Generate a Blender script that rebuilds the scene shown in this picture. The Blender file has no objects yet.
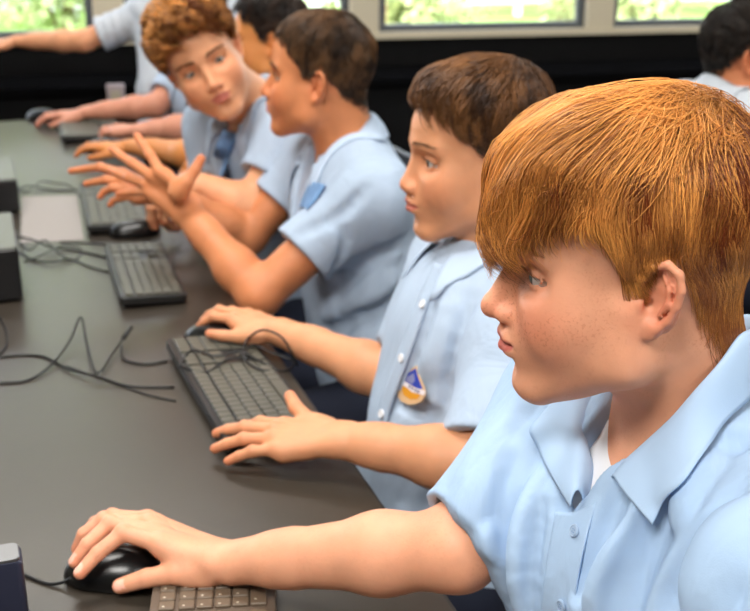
import mathutils
import bpy, math, os
import numpy as np
f32 = np.float32
rng = np.random.default_rng(7)
V = lambda *a: np.array(a, dtype=np.float64)
def nrm(v): v = np.asarray(v, float); return v / (np.linalg.norm(v) + 1e-12)
# ---------------------------------------------------------------- camera frame
FPX, PITCH, YAW, CH = 1100.0, math.radians(20), math.radians(19.3), 1.42
RV = V(math.cos(YAW), -math.sin(YAW), 0); FV = V(math.sin(YAW), math.cos(YAW), 0)
CAMF = FV * math.cos(PITCH) - V(0, 0, 1) * math.sin(PITCH)
CAMU = FV * math.sin(PITCH) + V(0, 0, 1) * math.cos(PITCH)
CAM = V(0, 0, CH); TAB = 0.73
def G(lat, g, h): return RV * lat + FV * g + V(0, 0, h)
def ray(u, v): return CAMF + RV * (u - 375) / FPX - CAMU * (v - 305.5) / FPX
def px(u, v, z): return CAM + ray(u, v) * z
def T(u, v, h=0.0):                      # the point over the photo's pixel at a height over the table top
    d = ray(u, v); return CAM + d * ((TAB + h - CH) / d[2])
def proj(p):
    p = np.asarray(p) - CAM; z = p @ CAMF
    return 375 + FPX * (p @ RV) / z, 305.5 - FPX * (p @ CAMU) / z, z
# ---------------------------------------------------------------- signed distance modelling
def d_cap(P, a, b, ra, rb):
    pa = P - a; ba = (b - a).astype(f32); t = np.clip(pa @ ba / (ba @ ba + 1e-12), 0, 1)
    q = pa - t[:, None] * ba
    return np.sqrt(np.einsum('ij,ij->i', q, q)) - (ra + (rb - ra) * t)
def d_ell(P, c, r, M):
    q = (P - c) @ M; a = q / r; b = a / r
    k0 = np.sqrt(np.einsum('ij,ij->i', a, a)); k1 = np.sqrt(np.einsum('ij,ij->i', b, b)) + 1e-6
    return k0 * (k0 - 1) / k1
def d_box(P, c, r, M, rad):
    q = np.abs((P - c) @ M) - (r - rad)
    return np.linalg.norm(np.maximum(q, 0), axis=1) + np.minimum(q.max(1), 0) - rad
def smin(a, b, k):
    if k <= 0: return np.minimum(a, b)
    h = np.maximum(k - np.abs(a - b), 0) / k
    return np.minimum(a, b) - h * h * k * 0.25
class Solid:
    def __init__(s, O=None, M=None, sc=1.0):
        s.ops = []; s.O = np.zeros(3) if O is None else np.asarray(O, float); s.M = np.eye(3) if M is None else M; s.sc = sc; s.disp = None; s.post = []
    def w(s, p): return s.O + s.M @ (np.asarray(p, float) * s.sc)
    def loc(s, P): return ((np.asarray(P) - s.O) @ s.M) / s.sc
    def cap(s, a, b, ra, rb=None, k=.01, op='u'):
        rb = ra if rb is None else rb; A, B = s.w(a), s.w(b); k *= s.sc; ra *= s.sc; rb *= s.sc
        s.ops.append((op, k, 'c', (A.astype(f32), B.astype(f32), f32(ra), f32(rb)), (A + B) / 2, np.linalg.norm(A - B) / 2 + max(ra, rb))); return s
    def chain(s, pts, rs, k=.01, op='u'):
        for i in range(len(pts) - 1): s.cap(pts[i], pts[i + 1], rs[i], rs[i + 1], k, op)
        return s
    def ell(s, c, r, k=.01, op='u', rot=None):
        C = s.w(c); M = s.M if rot is None else s.M @ rot; r = np.asarray(r, float) * s.sc
        s.ops.append((op, k * s.sc, 'e', (C.astype(f32), r.astype(f32), M.astype(f32)), C, r.max())); return s
    def box(s, c, r, rad=.005, k=.01, op='u', rot=None):
        C = s.w(c); M = s.M if rot is None else s.M @ rot; r = np.asarray(r, float) * s.sc
        s.ops.append((op, k * s.sc, 'b', (C.astype(f32), r.astype(f32), M.astype(f32), f32(rad * s.sc)), C, np.linalg.norm(r))); return s
    def sub(s, o, k=.01, op='u'):
        un = [q for q in o.ops if q[0] == 'u']; lo = np.min([q[4] - q[5] for q in un], 0); hi = np.max([q[4] + q[5] for q in un], 0)
        s.ops.append((op, k, 'S', o, (lo + hi) / 2, np.linalg.norm(hi - lo) / 2)); return s
    def plane(s, p, n, k=.002):           # keeps the side the normal points away from
        p = s.w(p); n = s.M @ nrm(n); s.ops.append(('i', k, 'p', (p.astype(f32), n.astype(f32)), p, 1e9)); return s
    def mirror(s, fn):
        for sg in (1, -1): fn(sg)
        return s
    def merge(s, o): s.ops += o.ops; return s
    def ev(s, P, c=None, rad=0.0):
        P = P.astype(f32); d = np.full(len(P), 1.0, f32)
        for op, k, t, a, bc, br in s.ops:
            if c is not None and br < 1e8 and np.linalg.norm(bc - c) > br + rad + 1.3 * k + .045: continue
            q = d_cap(P, *a) if t == 'c' else d_ell(P, *a) if t == 'e' else d_box(P, *a) if t == 'b' else a.ev(P) if t == 'S' else (P - a[0]) @ a[1]
            if op == 'u': d = smin(d, q, k)
            elif op == 's': d = -smin(-d, q, k)
            else: d = -smin(-d, -q, k)
        if s.disp is not None: d = d + s.disp(P).astype(f32)
        return d
    def grad(s, P, e=.0015):
        g = np.stack([s.ev(P + e * np.eye(3)[i]) - s.ev(P - e * np.eye(3)[i]) for i in range(3)], 1)
        return g / (np.linalg.norm(g, axis=1, keepdims=True) + 1e-9)
    def hit(s, O, D, tmax=3.0, n=90, t0=0.0):
        O = np.atleast_2d(O).astype(float); D = np.atleast_2d(D).astype(float); D = D / np.linalg.norm(D, axis=1, keepdims=True)
        t = np.full(len(D), t0)
        for _ in range(n): t = np.minimum(t + s.ev(O + D * t[:, None]) * .8, tmax)
        return O + D * t[:, None], t < tmax - 1e-3
    def push(s, P, off, it=6):            # moves points onto the level set 'off'
        P = np.array(P, float)
        for _ in range(it): P = P + s.grad(P) * (off - s.ev(P))[:, None] * .8
        return P
def surface(S, res, lo=None, hi=None):
    """surface nets over the active blocks only; returns vertices and quads"""
    if lo is None:
        un = [o for o in S.ops if o[0] == 'u']
        lo = np.min([o[4] - o[5] for o in un], 0) - .02; hi = np.max([o[4] + o[5] for o in un], 0) + .02
    N = 12; bs = N * res; i0 = np.floor(np.asarray(lo) / bs).astype(int); i1 = np.ceil(np.asarray(hi) / bs).astype(int)
    I = np.stack(np.meshgrid(*[np.arange(i0[k], i1[k]) for k in range(3)], indexing='ij'), -1).reshape(-1, 3)
    dc = []
    for s_ in range(0, len(I), 60000): dc.append(S.ev((I[s_:s_ + 60000] + .5) * bs))
    I = I[np.abs(np.concatenate(dc)) < bs * .87 * 1.25 + .004]
    ax = np.arange(N + 1); L = np.stack(np.meshgrid(ax, ax, ax, indexing='ij'), -1).reshape(-1, 3)
    cor = [(a, b, c) for a in (0, 1) for b in (0, 1) for c in (0, 1)]
    edges = [(i, j) for i in range(8) for j in range(8) if i < j and sum(abs(cor[i][k] - cor[j][k]) for k in range(3)) == 1]
    B = 1 << 20
    keyf = lambda c: ((c[:, 0] + (B >> 1)).astype(np.int64) * B + (c[:, 1] + (B >> 1))) * B + (c[:, 2] + (B >> 1))
    VK, VP, E = [], [], []
    for b in I:
        base = b * N; Pw = (base + L) * res
        d = S.ev(Pw, (b + .5) * bs, bs * .87).reshape(N + 1, N + 1, N + 1)
        ins = d < 0
        if ins.all() or not ins.any(): continue
        cs = [d[a:a + N, b_:b_ + N, c:c + N].ravel() for a, b_, c in cor]
        cnt = sum((c < 0).astype(int) for c in cs); m = (cnt > 0) & (cnt < 8)
        idx = np.nonzero(m)[0]; cs = [c[idx] for c in cs]
        acc = np.zeros((len(idx), 3)); n = np.zeros(len(idx))
        for i, j in edges:
            a, c = cs[i], cs[j]; x = (a < 0) != (c < 0); t = np.where(x, a / np.where(x, a - c, 1), 0)
            p = np.array(cor[i]) + t[:, None] * (np.array(cor[j]) - np.array(cor[i])); acc += p * x[:, None]; n += x
        cell = np.stack(np.unravel_index(idx, (N, N, N)), 1) + base
        VK.append(keyf(cell)); VP.append((cell + acc / n[:, None]) * res)
        for k in range(3):
            sl = [slice(0, N)] * 3; sh = list(sl); sh[k] = slice(1, N + 1)
            a, c = ins[tuple(sl)], ins[tuple(sh)]; x = np.nonzero(a != c)
            if len(x[0]): E.append(np.concatenate([np.stack(x, 1) + base, np.full((len(x[0]), 1), k), a[x][:, None].astype(int)], 1))
    VK = np.concatenate(VK); VP = np.concatenate(VP); o = np.argsort(VK); VK, VP = VK[o], VP[o]; E = np.concatenate(E)
    Q = []
    for k in range(3):
        e = E[E[:, 3] == k]; a = np.zeros(3, int); a[(k + 1) % 3] = 1; c = np.zeros(3, int); c[(k + 2) % 3] = 1
        ks = [keyf(e[:, :3] - x) for x in (a + c, c, 0 * a, a)]
        ids = [np.minimum(np.searchsorted(VK, q), len(VK) - 1) for q in ks]
        ok = np.all([VK[i] == q for i, q in zip(ids, ks)], 0)
        q = np.stack(ids, 1)[ok]; fl = e[ok, 4] == 1
        q[~fl] = q[~fl][:, ::-1]; Q.append(q)
    return VP, np.concatenate(Q)
# ---------------------------------------------------------------- objects
COL = bpy.context.scene.collection
MATS = {}
def link(name, me, parent=None, mat=None, smooth=True):
    o = bpy.data.objects.new(name, me); COL.objects.link(o)
    if parent is not None: o.parent = parent; o.matrix_parent_inverse = parent.matrix_world.inverted()
    if mat is not None:
        for m in (mat if isinstance(mat, (list, tuple)) else [mat]): me.materials.append(m)
    if smooth and len(me.polygons): me.polygons.foreach_set('use_smooth', np.ones(len(me.polygons), bool))
    return o
def mesh_np(name, Vt, F, col=None):
    me = bpy.data.meshes.new(name); Vt = np.asarray(Vt, f32); F = np.asarray(F, np.int32); n = F.shape[1]
    me.vertices.add(len(Vt)); me.vertices.foreach_set('co', Vt.ravel())
    me.loops.add(F.size); me.loops.foreach_set('vertex_index', F.ravel())
    me.polygons.add(len(F)); me.polygons.foreach_set('loop_start', np.arange(0, F.size, n, dtype=np.int32))
    try: me.polygons.foreach_set('loop_total', np.full(len(F), n, np.int32))
    except Exception: pass
    if col is not None:
        a = me.color_attributes.new('Col', 'FLOAT_COLOR', 'POINT'); c = np.ones((len(Vt), 4), f32); c[:, :3] = col; a.data.foreach_set('color', c.ravel())
    me.update(calc_edges=True); return me
class MB:
    """collects simple shapes into one mesh"""
    def __init__(s): s.v = []; s.f = []; s.n = 0
    def add(s, v, f):
        s.v += [tuple(map(float, p)) for p in v]; s.f += [tuple(i + s.n for i in q) for q in f]; s.n += len(v); return s
    def box(s, c, h, M=None, bev=0.0):
        M = np.eye(3) if M is None else M; c = np.asarray(c, float); h = np.asarray(h, float)
        if bev <= 0:
            v = [c + M @ (h * V(a, b, d)) for a in (-1, 1) for b in (-1, 1) for d in (-1, 1)]
            return s.add(v, [(0, 1, 3, 2), (4, 6, 7, 5), (0, 4, 5, 1), (2, 3, 7, 6), (0, 2, 6, 4), (1, 5, 7, 3)])
        return s.prism([(h[0] * x, h[1] * y) for x, y in ()] or rrect(h[0], h[1], bev * 1.5), c, h[2], M, bev)
    def prism(s, pts, c, hz, M=None, bev=0.0):
        M = np.eye(3) if M is None else M; c = np.asarray(c, float); P = np.array(pts, float); n = len(P)
        cen = P.mean(0); ins = cen + (P - cen) * (1 - bev / np.maximum(np.abs(P - cen).max(), 1e-6))
        rings = [(P, -hz)] if bev <= 0 else [(ins, -hz), (P, -hz + bev)]
        rings += [(P, hz)] if bev <= 0 else [(P, hz - bev), (ins, hz)]
        v = []; f = []
        for R_, z in rings: v += [c + M @ V(x, y, z) for x, y in R_]
        for r in range(len(rings) - 1):
            for i in range(n): j = (i + 1) % n; f.append((r * n + i, r * n + j, (r + 1) * n + j, (r + 1) * n + i))
        f.append(tuple(range(n))[::-1]); f.append(tuple((len(rings) - 1) * n + i for i in range(n)))
        return s.add(v, f)
    def tube(s, pts, r, n=8):
        P = np.array(pts, float); r = np.broadcast_to(r, (len(P),)); v = []; f = []
        t = np.gradient(P, axis=0); t /= np.linalg.norm(t, axis=1, keepdims=True) + 1e-9
        up = V(0, 0, 1) if abs(t[0][2]) < .9 else V(1, 0, 0); a = nrm(np.cross(t[0], up))
        for i in range(len(P)):
            a = nrm(a - t[i] * (a @ t[i])); b = np.cross(t[i], a)
            v += [P[i] + r[i] * (math.cos(q) * a + math.sin(q) * b) for q in np.linspace(0, 2 * math.pi, n, endpoint=False)]
        for i in range(len(P) - 1):
            for j in range(n): k = (j + 1) % n; f.append((i * n + j, i * n + k, (i + 1) * n + k, (i + 1) * n + j))
        f.append(tuple(range(n))[::-1]); f.append(tuple((len(P) - 1) * n + i for i in range(n)))
        return s.add(v, f)
    def build(s, name, mat, parent=None, smooth=False, org=None):
        me = bpy.data.meshes.new(name); v = np.array(s.v)
        if org is not None: v = v - np.asarray(org)
        me.from_pydata([tuple(p) for p in v], [], s.f); me.update()
        o = link(name, me, None, mat, smooth)
        if org is not None: o.location = org
        if parent is not None: o.parent = parent; o.matrix_parent_inverse = parent.matrix_world.inverted()
        return o
def rrect(hx, hy, r, n=4):
    r = min(r, hx * .95, hy * .95); out = []
    for cx, cy, a0 in ((hx - r, hy - r, 0), (-hx + r, hy - r, 90), (-hx + r, -hy + r, 180), (hx - r, -hy + r, 270)):
        for i in range(n + 1): a = math.radians(a0 + 90 * i / n); out.append((cx + r * math.cos(a), cy + r * math.sin(a)))
    return out
def spline(pts, n=10):
    P = np.array(pts, float); P = np.vstack([2 * P[0] - P[1], P, 2 * P[-1] - P[-2]]); out = []
    for i in range(1, len(P) - 2):
        for t in np.linspace(0, 1, n, endpoint=False):
            a, b, c, d = P[i - 1:i + 3]; out.append(.5 * (2 * b + (c - a) * t + (2 * a - 5 * b + 4 * c - d) * t * t + (3 * b - a - 3 * c + d) * t ** 3))
    return np.array(out + [P[-2]])
def smooth_obj(o, ang=35):
    me = o.data; me.polygons.foreach_set('use_smooth', np.ones(len(me.polygons), bool))
    try: me.set_sharp_from_angle(angle=math.radians(ang))
    except Exception: pass
    return o
def tag(o, label=None, cat=None, group=None, kind=None):
    if label: o['label'] = label
    if cat: o['category'] = cat
    if group: o['group'] = group
    if kind: o['kind'] = kind
    return o
def empty(name, loc, label=None, cat=None, group=None, rz=0.0):
    o = bpy.data.objects.new(name, None); COL.objects.link(o); o.location = loc; o.rotation_euler = (0, 0, rz); bpy.context.view_layer.update()
    return tag(o, label, cat, group)
def rotz(a): c, s = math.cos(a), math.sin(a); return np.array([[c, -s, 0], [s, c, 0], [0, 0, 1.]])
def roty(a): c, s = math.cos(a), math.sin(a); return np.array([[c, 0, s], [0, 1, 0], [-s, 0, c]])
def rotx(a): c, s = math.cos(a), math.sin(a); return np.array([[1, 0, 0], [0, c, -s], [0, s, c]])
def frame(psi, pitch=0.0, roll=0.0):
    """columns forward, left, up; psi degrees from facing -x toward +y; pitch>0 nods down; roll>0 leans to own right"""
    a = math.pi - math.radians(psi)
    return rotz(a) @ roty(math.radians(pitch)) @ rotx(math.radians(roll))
# ---------------------------------------------------------------- materials
def lin(*c):
    c = [x / 255 for x in c]; return tuple(x / 12.92 if x <= .04045 else ((x + .055) / 1.055) ** 2.4 for x in c) + (1,)
def mat(name, col, rough=.5, spec=.5, metal=0.0, noise=None, bump=None, attr=False, sss=0.0, coat=0.0, emit=None, trans=None, wrinkle=0.0):
    """noise=(scale, amount) mottles the colour, bump=(scale, strength[, stretch])"""
    m = bpy.data.materials.new(name); m.use_nodes = True; nt = m.node_tree; b = nt.nodes['Principled BSDF']; N = nt.nodes.new; L = nt.links.new
    b.inputs['Base Color'].default_value = col; b.inputs['Roughness'].default_value = rough
    b.inputs['Specular IOR Level'].default_value = spec; b.inputs['Metallic'].default_value = metal; b.inputs['Coat Weight'].default_value = coat
    if trans: b.inputs['Transmission Weight'].default_value = trans
    src = None
    tc = N('ShaderNodeTexCoord')
    if attr:
        a = N('ShaderNodeAttribute'); a.attribute_name = 'Col'; src = a.outputs['Color']
    if noise:
        n = N('ShaderNodeTexNoise'); n.inputs['Scale'].default_value = noise[0]; n.inputs['Detail'].default_value = 5; L(tc.outputs['Object'], n.inputs['Vector'])
        r = N('ShaderNodeMapRange'); r.inputs[1].default_value = .3; r.inputs[2].default_value = .7; r.inputs[3].default_value = 1 - noise[1]; r.inputs[4].default_value = 1 + noise[1]; L(n.outputs['Fac'], r.inputs[0])
        x = N('ShaderNodeVectorMath'); x.operation = 'SCALE'; L(r.outputs[0], x.inputs['Scale'])
        if src is not None: L(src, x.inputs[0])
        else: x.inputs[0].default_value = col[:3]
        src = x.outputs[0]
    if src is not None: L(src, b.inputs['Base Color'])
    if bump:
        n = N('ShaderNodeTexNoise'); n.inputs['Scale'].default_value = bump[0]; n.inputs['Detail'].default_value = 4; mp = N('ShaderNodeMapping'); L(tc.outputs['Object'], mp.inputs[0]); L(mp.outputs[0], n.inputs['Vector'])
        if len(bump) > 2: mp.inputs['Scale'].default_value = bump[2]
        bp = N('ShaderNodeBump'); bp.inputs['Strength'].default_value = bump[1]; bp.inputs['Distance'].default_value = .002; L(n.outputs['Fac'], bp.inputs['Height']); L(bp.outputs[0], b.inputs['Normal'])
        if wrinkle:
            w = N('ShaderNodeTexNoise'); w.inputs['Scale'].default_value = 13; w.inputs['Detail'].default_value = 3; w.inputs['Distortion'].default_value = 1.6; m2 = N('ShaderNodeMapping'); m2.inputs['Scale'].default_value = (1, 1, .45); L(tc.outputs['Object'], m2.inputs[0]); L(m2.outputs[0], w.inputs['Vector'])
            b2 = N('ShaderNodeBump'); b2.inputs['Strength'].default_value = wrinkle; b2.inputs['Distance'].default_value = .012; L(w.outputs['Fac'], b2.inputs['Height']); L(b2.outputs[0], bp.inputs['Normal'])
    if sss:
        b.inputs['Subsurface Weight'].default_value = sss; b.inputs['Subsurface Radius'].default_value = (1, .35, .2); b.inputs['Subsurface Scale'].default_value = .006
    if emit: b.inputs['Emission Color'].default_value = emit[0]; b.inputs['Emission Strength'].default_value = emit[1]
    MATS[name] = m; return m
# ---------------------------------------------------------------- heads
def head_solid(O, M, sc=1.0, nose=1.0, cheek=1.0, chin=0.0, lids=1.0, neck=None):
    S = Solid(O, M, sc)
    S.ell((-.006, 0, .050), (.092, .073, .080), 0)
    S.ell((.030, 0, .050), (.066, .060, .056), .03)
    S.ell((.040, 0, -.022), (.052, .054, .074), .03)
    S.mirror(lambda g: S.ell((.050, g * .036, -.022), (.037, .030 * cheek, .038), .03))
    S.mirror(lambda g: S.cap((.010, g * .050, -.050), (.074, g * .014, -.088 - chin), .019, .017, .022))
    S.mirror(lambda g: S.cap((.006, g * .056, -.010), (.012, g * .052, -.052), .015, .017, .02))
    S.ell((.080, 0, -.088 - chin), (.018, .021, .016), .014)
    S.ell((.078, 0, -.050), (.026, .030, .027), .018)
    # brow
    S.mirror(lambda g: S.cap((.088, g * .012, .034), (.070, g * .046, .034), .010, .009, .014))
    # sockets
    S.mirror(lambda g: S.ell((.096, g * .032, .012), (.014, .017, .012), .014, 's'))
    S.mirror(lambda g: S.ell((.090, g * .049, .011), (.0165, .015, .010), .014, 's'))
    # nose
    n = nose
    S.cap((.087, 0, .026), (.090 + .021 * n, 0, -.018), .0075, .0085, .010)
    S.ell((.090 + .0235 * n, 0, -.0240), (.0105, .0105, .0095), .007)
    S.mirror(lambda g: S.ell((.101, g * .0115, -.0275), (.011, .0068, .0078), .005))
    S.cap((.106, 0, -.032), (.0985, 0, -.041), .0045, .005, .006)
    S.mirror(lambda g: S.ell((.1070, g * .0058, -.0360), (.0062, .0028, .0042), .0025, 's'))
    # mouth
    S.mirror(lambda g: S.chain([(.1050, g * .003, -.0455), (.1015, g * .012, -.0475), (.0885, g * .0235, -.0525)], [.0052, .0045, .0018], .005))
    S.mirror(lambda g: S.chain([(.1035, 0, -.0590), (.0995, g * .011, -.0580), (.0885, g * .0225, -.0535)], [.0060, .0052, .0018], .005))
    S.mirror(lambda g: S.chain([(.1125, 0, -.0522), (.1065, g * .012, -.0520), (.0905, g * .0245, -.0530)], [.0014, .0013, .0012], .0028, 's'))
    S.cap((.108, 0, -.0735), (.102, 0, -.0735), .004, .006, .016, 's')
    S.cap((.076, 0, .022), (.091, 0, -.022), .0105, .0135, .008)
    # eyelids around the ball, opened by an almond
    for g in (1, -1):
        e = V(.0715, g * .032, .012)
        S.ell(e, (.0135, .0142, .0135), .004)
        S.ell(e + V(.0088, g * .0032, -.0006), (.0135, .0138, .0050 * lids), .0012, 's', rotz(g * .45) @ rotx(-g * .12))
        S.ell(e + V(.0035, g * .0120, -.0008), (.0095, .0060, .0032 * lids), .001, 's', rotz(g * .6))
        S.chain([e + V(.0105, -g * .0100, .0022), e + V(.0128, -g * .002, .0066), e + V(.0092, g * .0090, .0056), e + V(.0035, g * .0142, .0006)], [.0010, .0014, .0014, .0009], .0022)
        S.chain([e + V(.0105, -g * .0100, -.0020), e + V(.0118, 0, -.0068), e + V(.0080, g * .0095, -.0055), e + V(.0035, g * .0142, -.0004)], [.0008, .0010, .0010, .0008], .003)
    # ears
    for g in (1, -1):
        fl = rotz(g * math.radians(-24)); base = V(-.008, g * .0715, .004)
        q = lambda a, b, c=0.0: base + fl @ V(a - .17 * b, g * c, b)
        S.ell(q(-.003, .002, -.002), (.0165, .0055, .028), .006, 'u', fl)
        S.ell(q(-.001, -.001, .005), (.0105, .0058, .0150), .004, 's', fl)
        S.ell(q(-.004, .017, .0055), (.0095, .0036, .0080), .003, 's', fl)
        S.chain([q(.009, .006, .002), q(.013, .019, .005), q(.006, .029, .006), q(-.005, .0325, .007), q(-.015, .026, .0075), q(-.019, .014, .007), q(-.018, 0, .006), q(-.014, -.012, .005), q(-.007, -.020, .004)],
                [.0026, .0030, .0033, .0033, .0034, .0033, .0030, .0029, .0036], .002)
        S.chain([q(-.003, .023, .004), q(-.010, .012, .005), q(-.011, .001, .005), q(-.006, -.009, .004)], [.0016, .0021, .0023, .0022], .003)
        S.ell(q(-.001, -.0225, .002), (.0078, .0042, .0085), .004, 'u', fl)
        S.ell(q(.0095, -.003, .002), (.0042, .0038, .0055), .003, 'u', fl)
        S.ell(q(.0045, -.003, .000), (.0035, .005, .0042), .003, 's', fl)
    return S
def head_color(S, P, base, lip, ruddy=.5):
    """local tint of lips, cheeks, nose and ears (the skin's own colour)"""
    L = S.loc(P); C = np.tile(np.array(base[:3]), (len(P), 1))
    red = np.array(base[:3]) * np.array([1.02, .62, .58])
    def mix(w, c):
        nonlocal C
        w = np.clip(w, 0, 1)[:, None]; C = C * (1 - w) + np.array(c[:3]) * w
    g = lambda c, r: np.exp(-((L - np.array(c)) / np.array(r) * 1.0).__pow__(2).sum(1))
    La = L.copy(); La[:, 1] = np.abs(L[:, 1]); ga = lambda c, r: np.exp(-(((La - np.array(c)) / np.array(r)) ** 2).sum(1))
    mix(ruddy * .75 * ga((.075, .045, -.022), (.03, .03, .028)), red)
    mix(ruddy * .8 * g((.112, 0, -.025), (.018, .018, .013)), red)
    mix(ruddy * .9 * ga((-.008, .082, .006), (.024, .014, .035)) * (La[:, 1] > .068), red)
    mix(.45 * ga((.092, .030, .016), (.014, .015, .009)), np.array(base[:3]) * np.array([.80, .62, .62]))
    # lips
    y = La[:, 1]; zl = -.0525 - .0005 * (y / .02); top = -.0415 - np.clip(y - .004, 0, 1) ** 1.0 * .42; bot = -.0655 + (y / .0225) ** 2 * .0125
    inside = np.minimum(np.minimum(top - L[:, 2], L[:, 2] - bot), (.0235 - y)); m = np.clip(inside / .0022 + .3, 0, 1) * (L[:, 0] > .080)
    mix(m * .85, lip)
    return C
def eyes(O, M, sc, parent, iris, look=(0, 0)):
    for g in (1, -1):
        c = O + M @ (V(.0715, g * .032, .012) * sc); n1, n2 = 22, 32; R = .0124 * sc
        D = M @ rotz(math.radians(look[0])) @ roty(math.radians(look[1])); v = []; col = []
        for i in range(n1 + 1):
            a = math.pi * (i / n1) ** 1.6
            for j in range(n2):
                b = 2 * math.pi * j / n2; bulge = 1 + .05 * max(0, 1 - (a / .5) ** 2)
                v.append(c + D @ V(math.cos(a) * R * bulge, math.sin(a) * math.cos(b) * R, math.sin(a) * math.sin(b) * R))
                col.append((.012, .012, .014) if a < .20 else (np.array(iris) * (.75 + .3 * math.sin(j * 2.4))) if a < .46 else (np.array(iris) * .35 if a < .53 else (.60, .55, .52)))
        f = [(i * n2 + j, i * n2 + (j + 1) % n2, (i + 1) * n2 + (j + 1) % n2, (i + 1) * n2 + j) for i in range(n1) for j in range(n2)]
        link('eye', mesh_np('eye', v, np.array(f)[:, ::-1], np.array(col)), parent, MATS['eye'])
# ---------------------------------------------------------------- hair as real strands combed over the skull
HC = V(-.002, 0, .045)
class Scalp:
    def __init__(s, S, extra=()):
        s.S = Solid(S.O, S.M, S.sc); s.S.ops = list(S.ops) + list(extra); S = s.S; s.na, s.ne = 96, 60
        az = np.linspace(-math.pi, math.pi, s.na + 1); el = np.linspace(-1.25, math.pi / 2, s.ne + 1)
        A, E = np.meshgrid(az, el, indexing='ij'); D = np.stack([np.cos(A) * np.cos(E), np.sin(A) * np.cos(E), np.sin(E)], -1).reshape(-1, 3)
        O = S.w(HC); W = D @ S.M.T
        H, ok = S.hit(O + W * .17 * S.sc, -W, tmax=.17 * S.sc, n=45)
        s.R = (np.linalg.norm(H - O, axis=1) / S.sc).reshape(s.na + 1, s.ne + 1)
        # ears must not lift the hair: cap the radius by the skull
        q = D * np.array([1 / .1, 1 / .078, 1 / .084]); cap = 1 / np.linalg.norm(q, axis=1); 
        az_ = np.abs(A.ravel()); m = (az_ > 1.1) & (az_ < 2.2) & (D[:, 2] < .2)
        R = s.R.ravel(); R[m] = np.minimum(R[m], np.maximum(cap[m], .072)); s.R = R.reshape(s.R.shape)
    def rad(s, D):
        a = np.arctan2(D[:, 1], D[:, 0]); e = np.arcsin(np.clip(D[:, 2], -1, 1))
        x = np.clip((a + math.pi) / (2 * math.pi) * s.na, 0, s.na - 1e-6); y = np.clip((e + 1.25) / (math.pi / 2 + 1.25) * s.ne, 0, s.ne - 1e-6)
        i, j = x.astype(int), y.astype(int); fx, fy = x - i, y - j; R = s.R
        return (R[i, j] * (1 - fx) * (1 - fy) + R[i + 1, j] * fx * (1 - fy) + R[i, j + 1] * (1 - fx) * fy + R[i + 1, j + 1] * fx * fy)
def azel(D): return np.degrees(np.arctan2(D[:, 1], D[:, 0])), np.degrees(np.arcsin(np.clip(D[:, 2], -1, 1)))
def noise3(P, seed=0, oct=1):
    r = np.random.default_rng(seed); out = 0; amp = 1
    for o in range(oct):
        for k in range(5):
            w = r.normal(size=3) * (1.0 + .5 * k) * 2 ** o; out = out + amp * np.sin(P @ w + r.uniform(0, 6.28)) / 5 ** .5
        amp *= .5
    return out
def strand_mesh(P, r, col, sides=3):
    """P (n, m, 3) strand points, r (n, m) radii, col (n, m, 3)"""
    n, m, _ = P.shape; t = np.gradient(P, axis=1); t /= np.linalg.norm(t, axis=2, keepdims=True) + 1e-9
    ref = np.tile(np.array([.31, .52, .79]), (n, 1))[:, None, :]; a = np.cross(t, ref); a /= np.linalg.norm(a, axis=2, keepdims=True) + 1e-9; b = np.cross(t, a)
    vs = []
    for k in range(sides):
        q = 2 * math.pi * k / sides; vs.append(P + r[..., None] * (math.cos(q) * a + math.sin(q) * b))
    Vt = np.stack(vs, 2).reshape(-1, 3); C = np.repeat(col.reshape(-1, 3), sides, 0)
    base = (np.arange(n)[:, None] * m + np.arange(m - 1)[None]) * sides; F = []
    for k in range(sides):
        k2 = (k + 1) % sides; F.append(np.stack([base + k, base + k2, base + sides + k2, base + sides + k], -1).reshape(-1, 4))
    return Vt, np.concatenate(F), C
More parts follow.
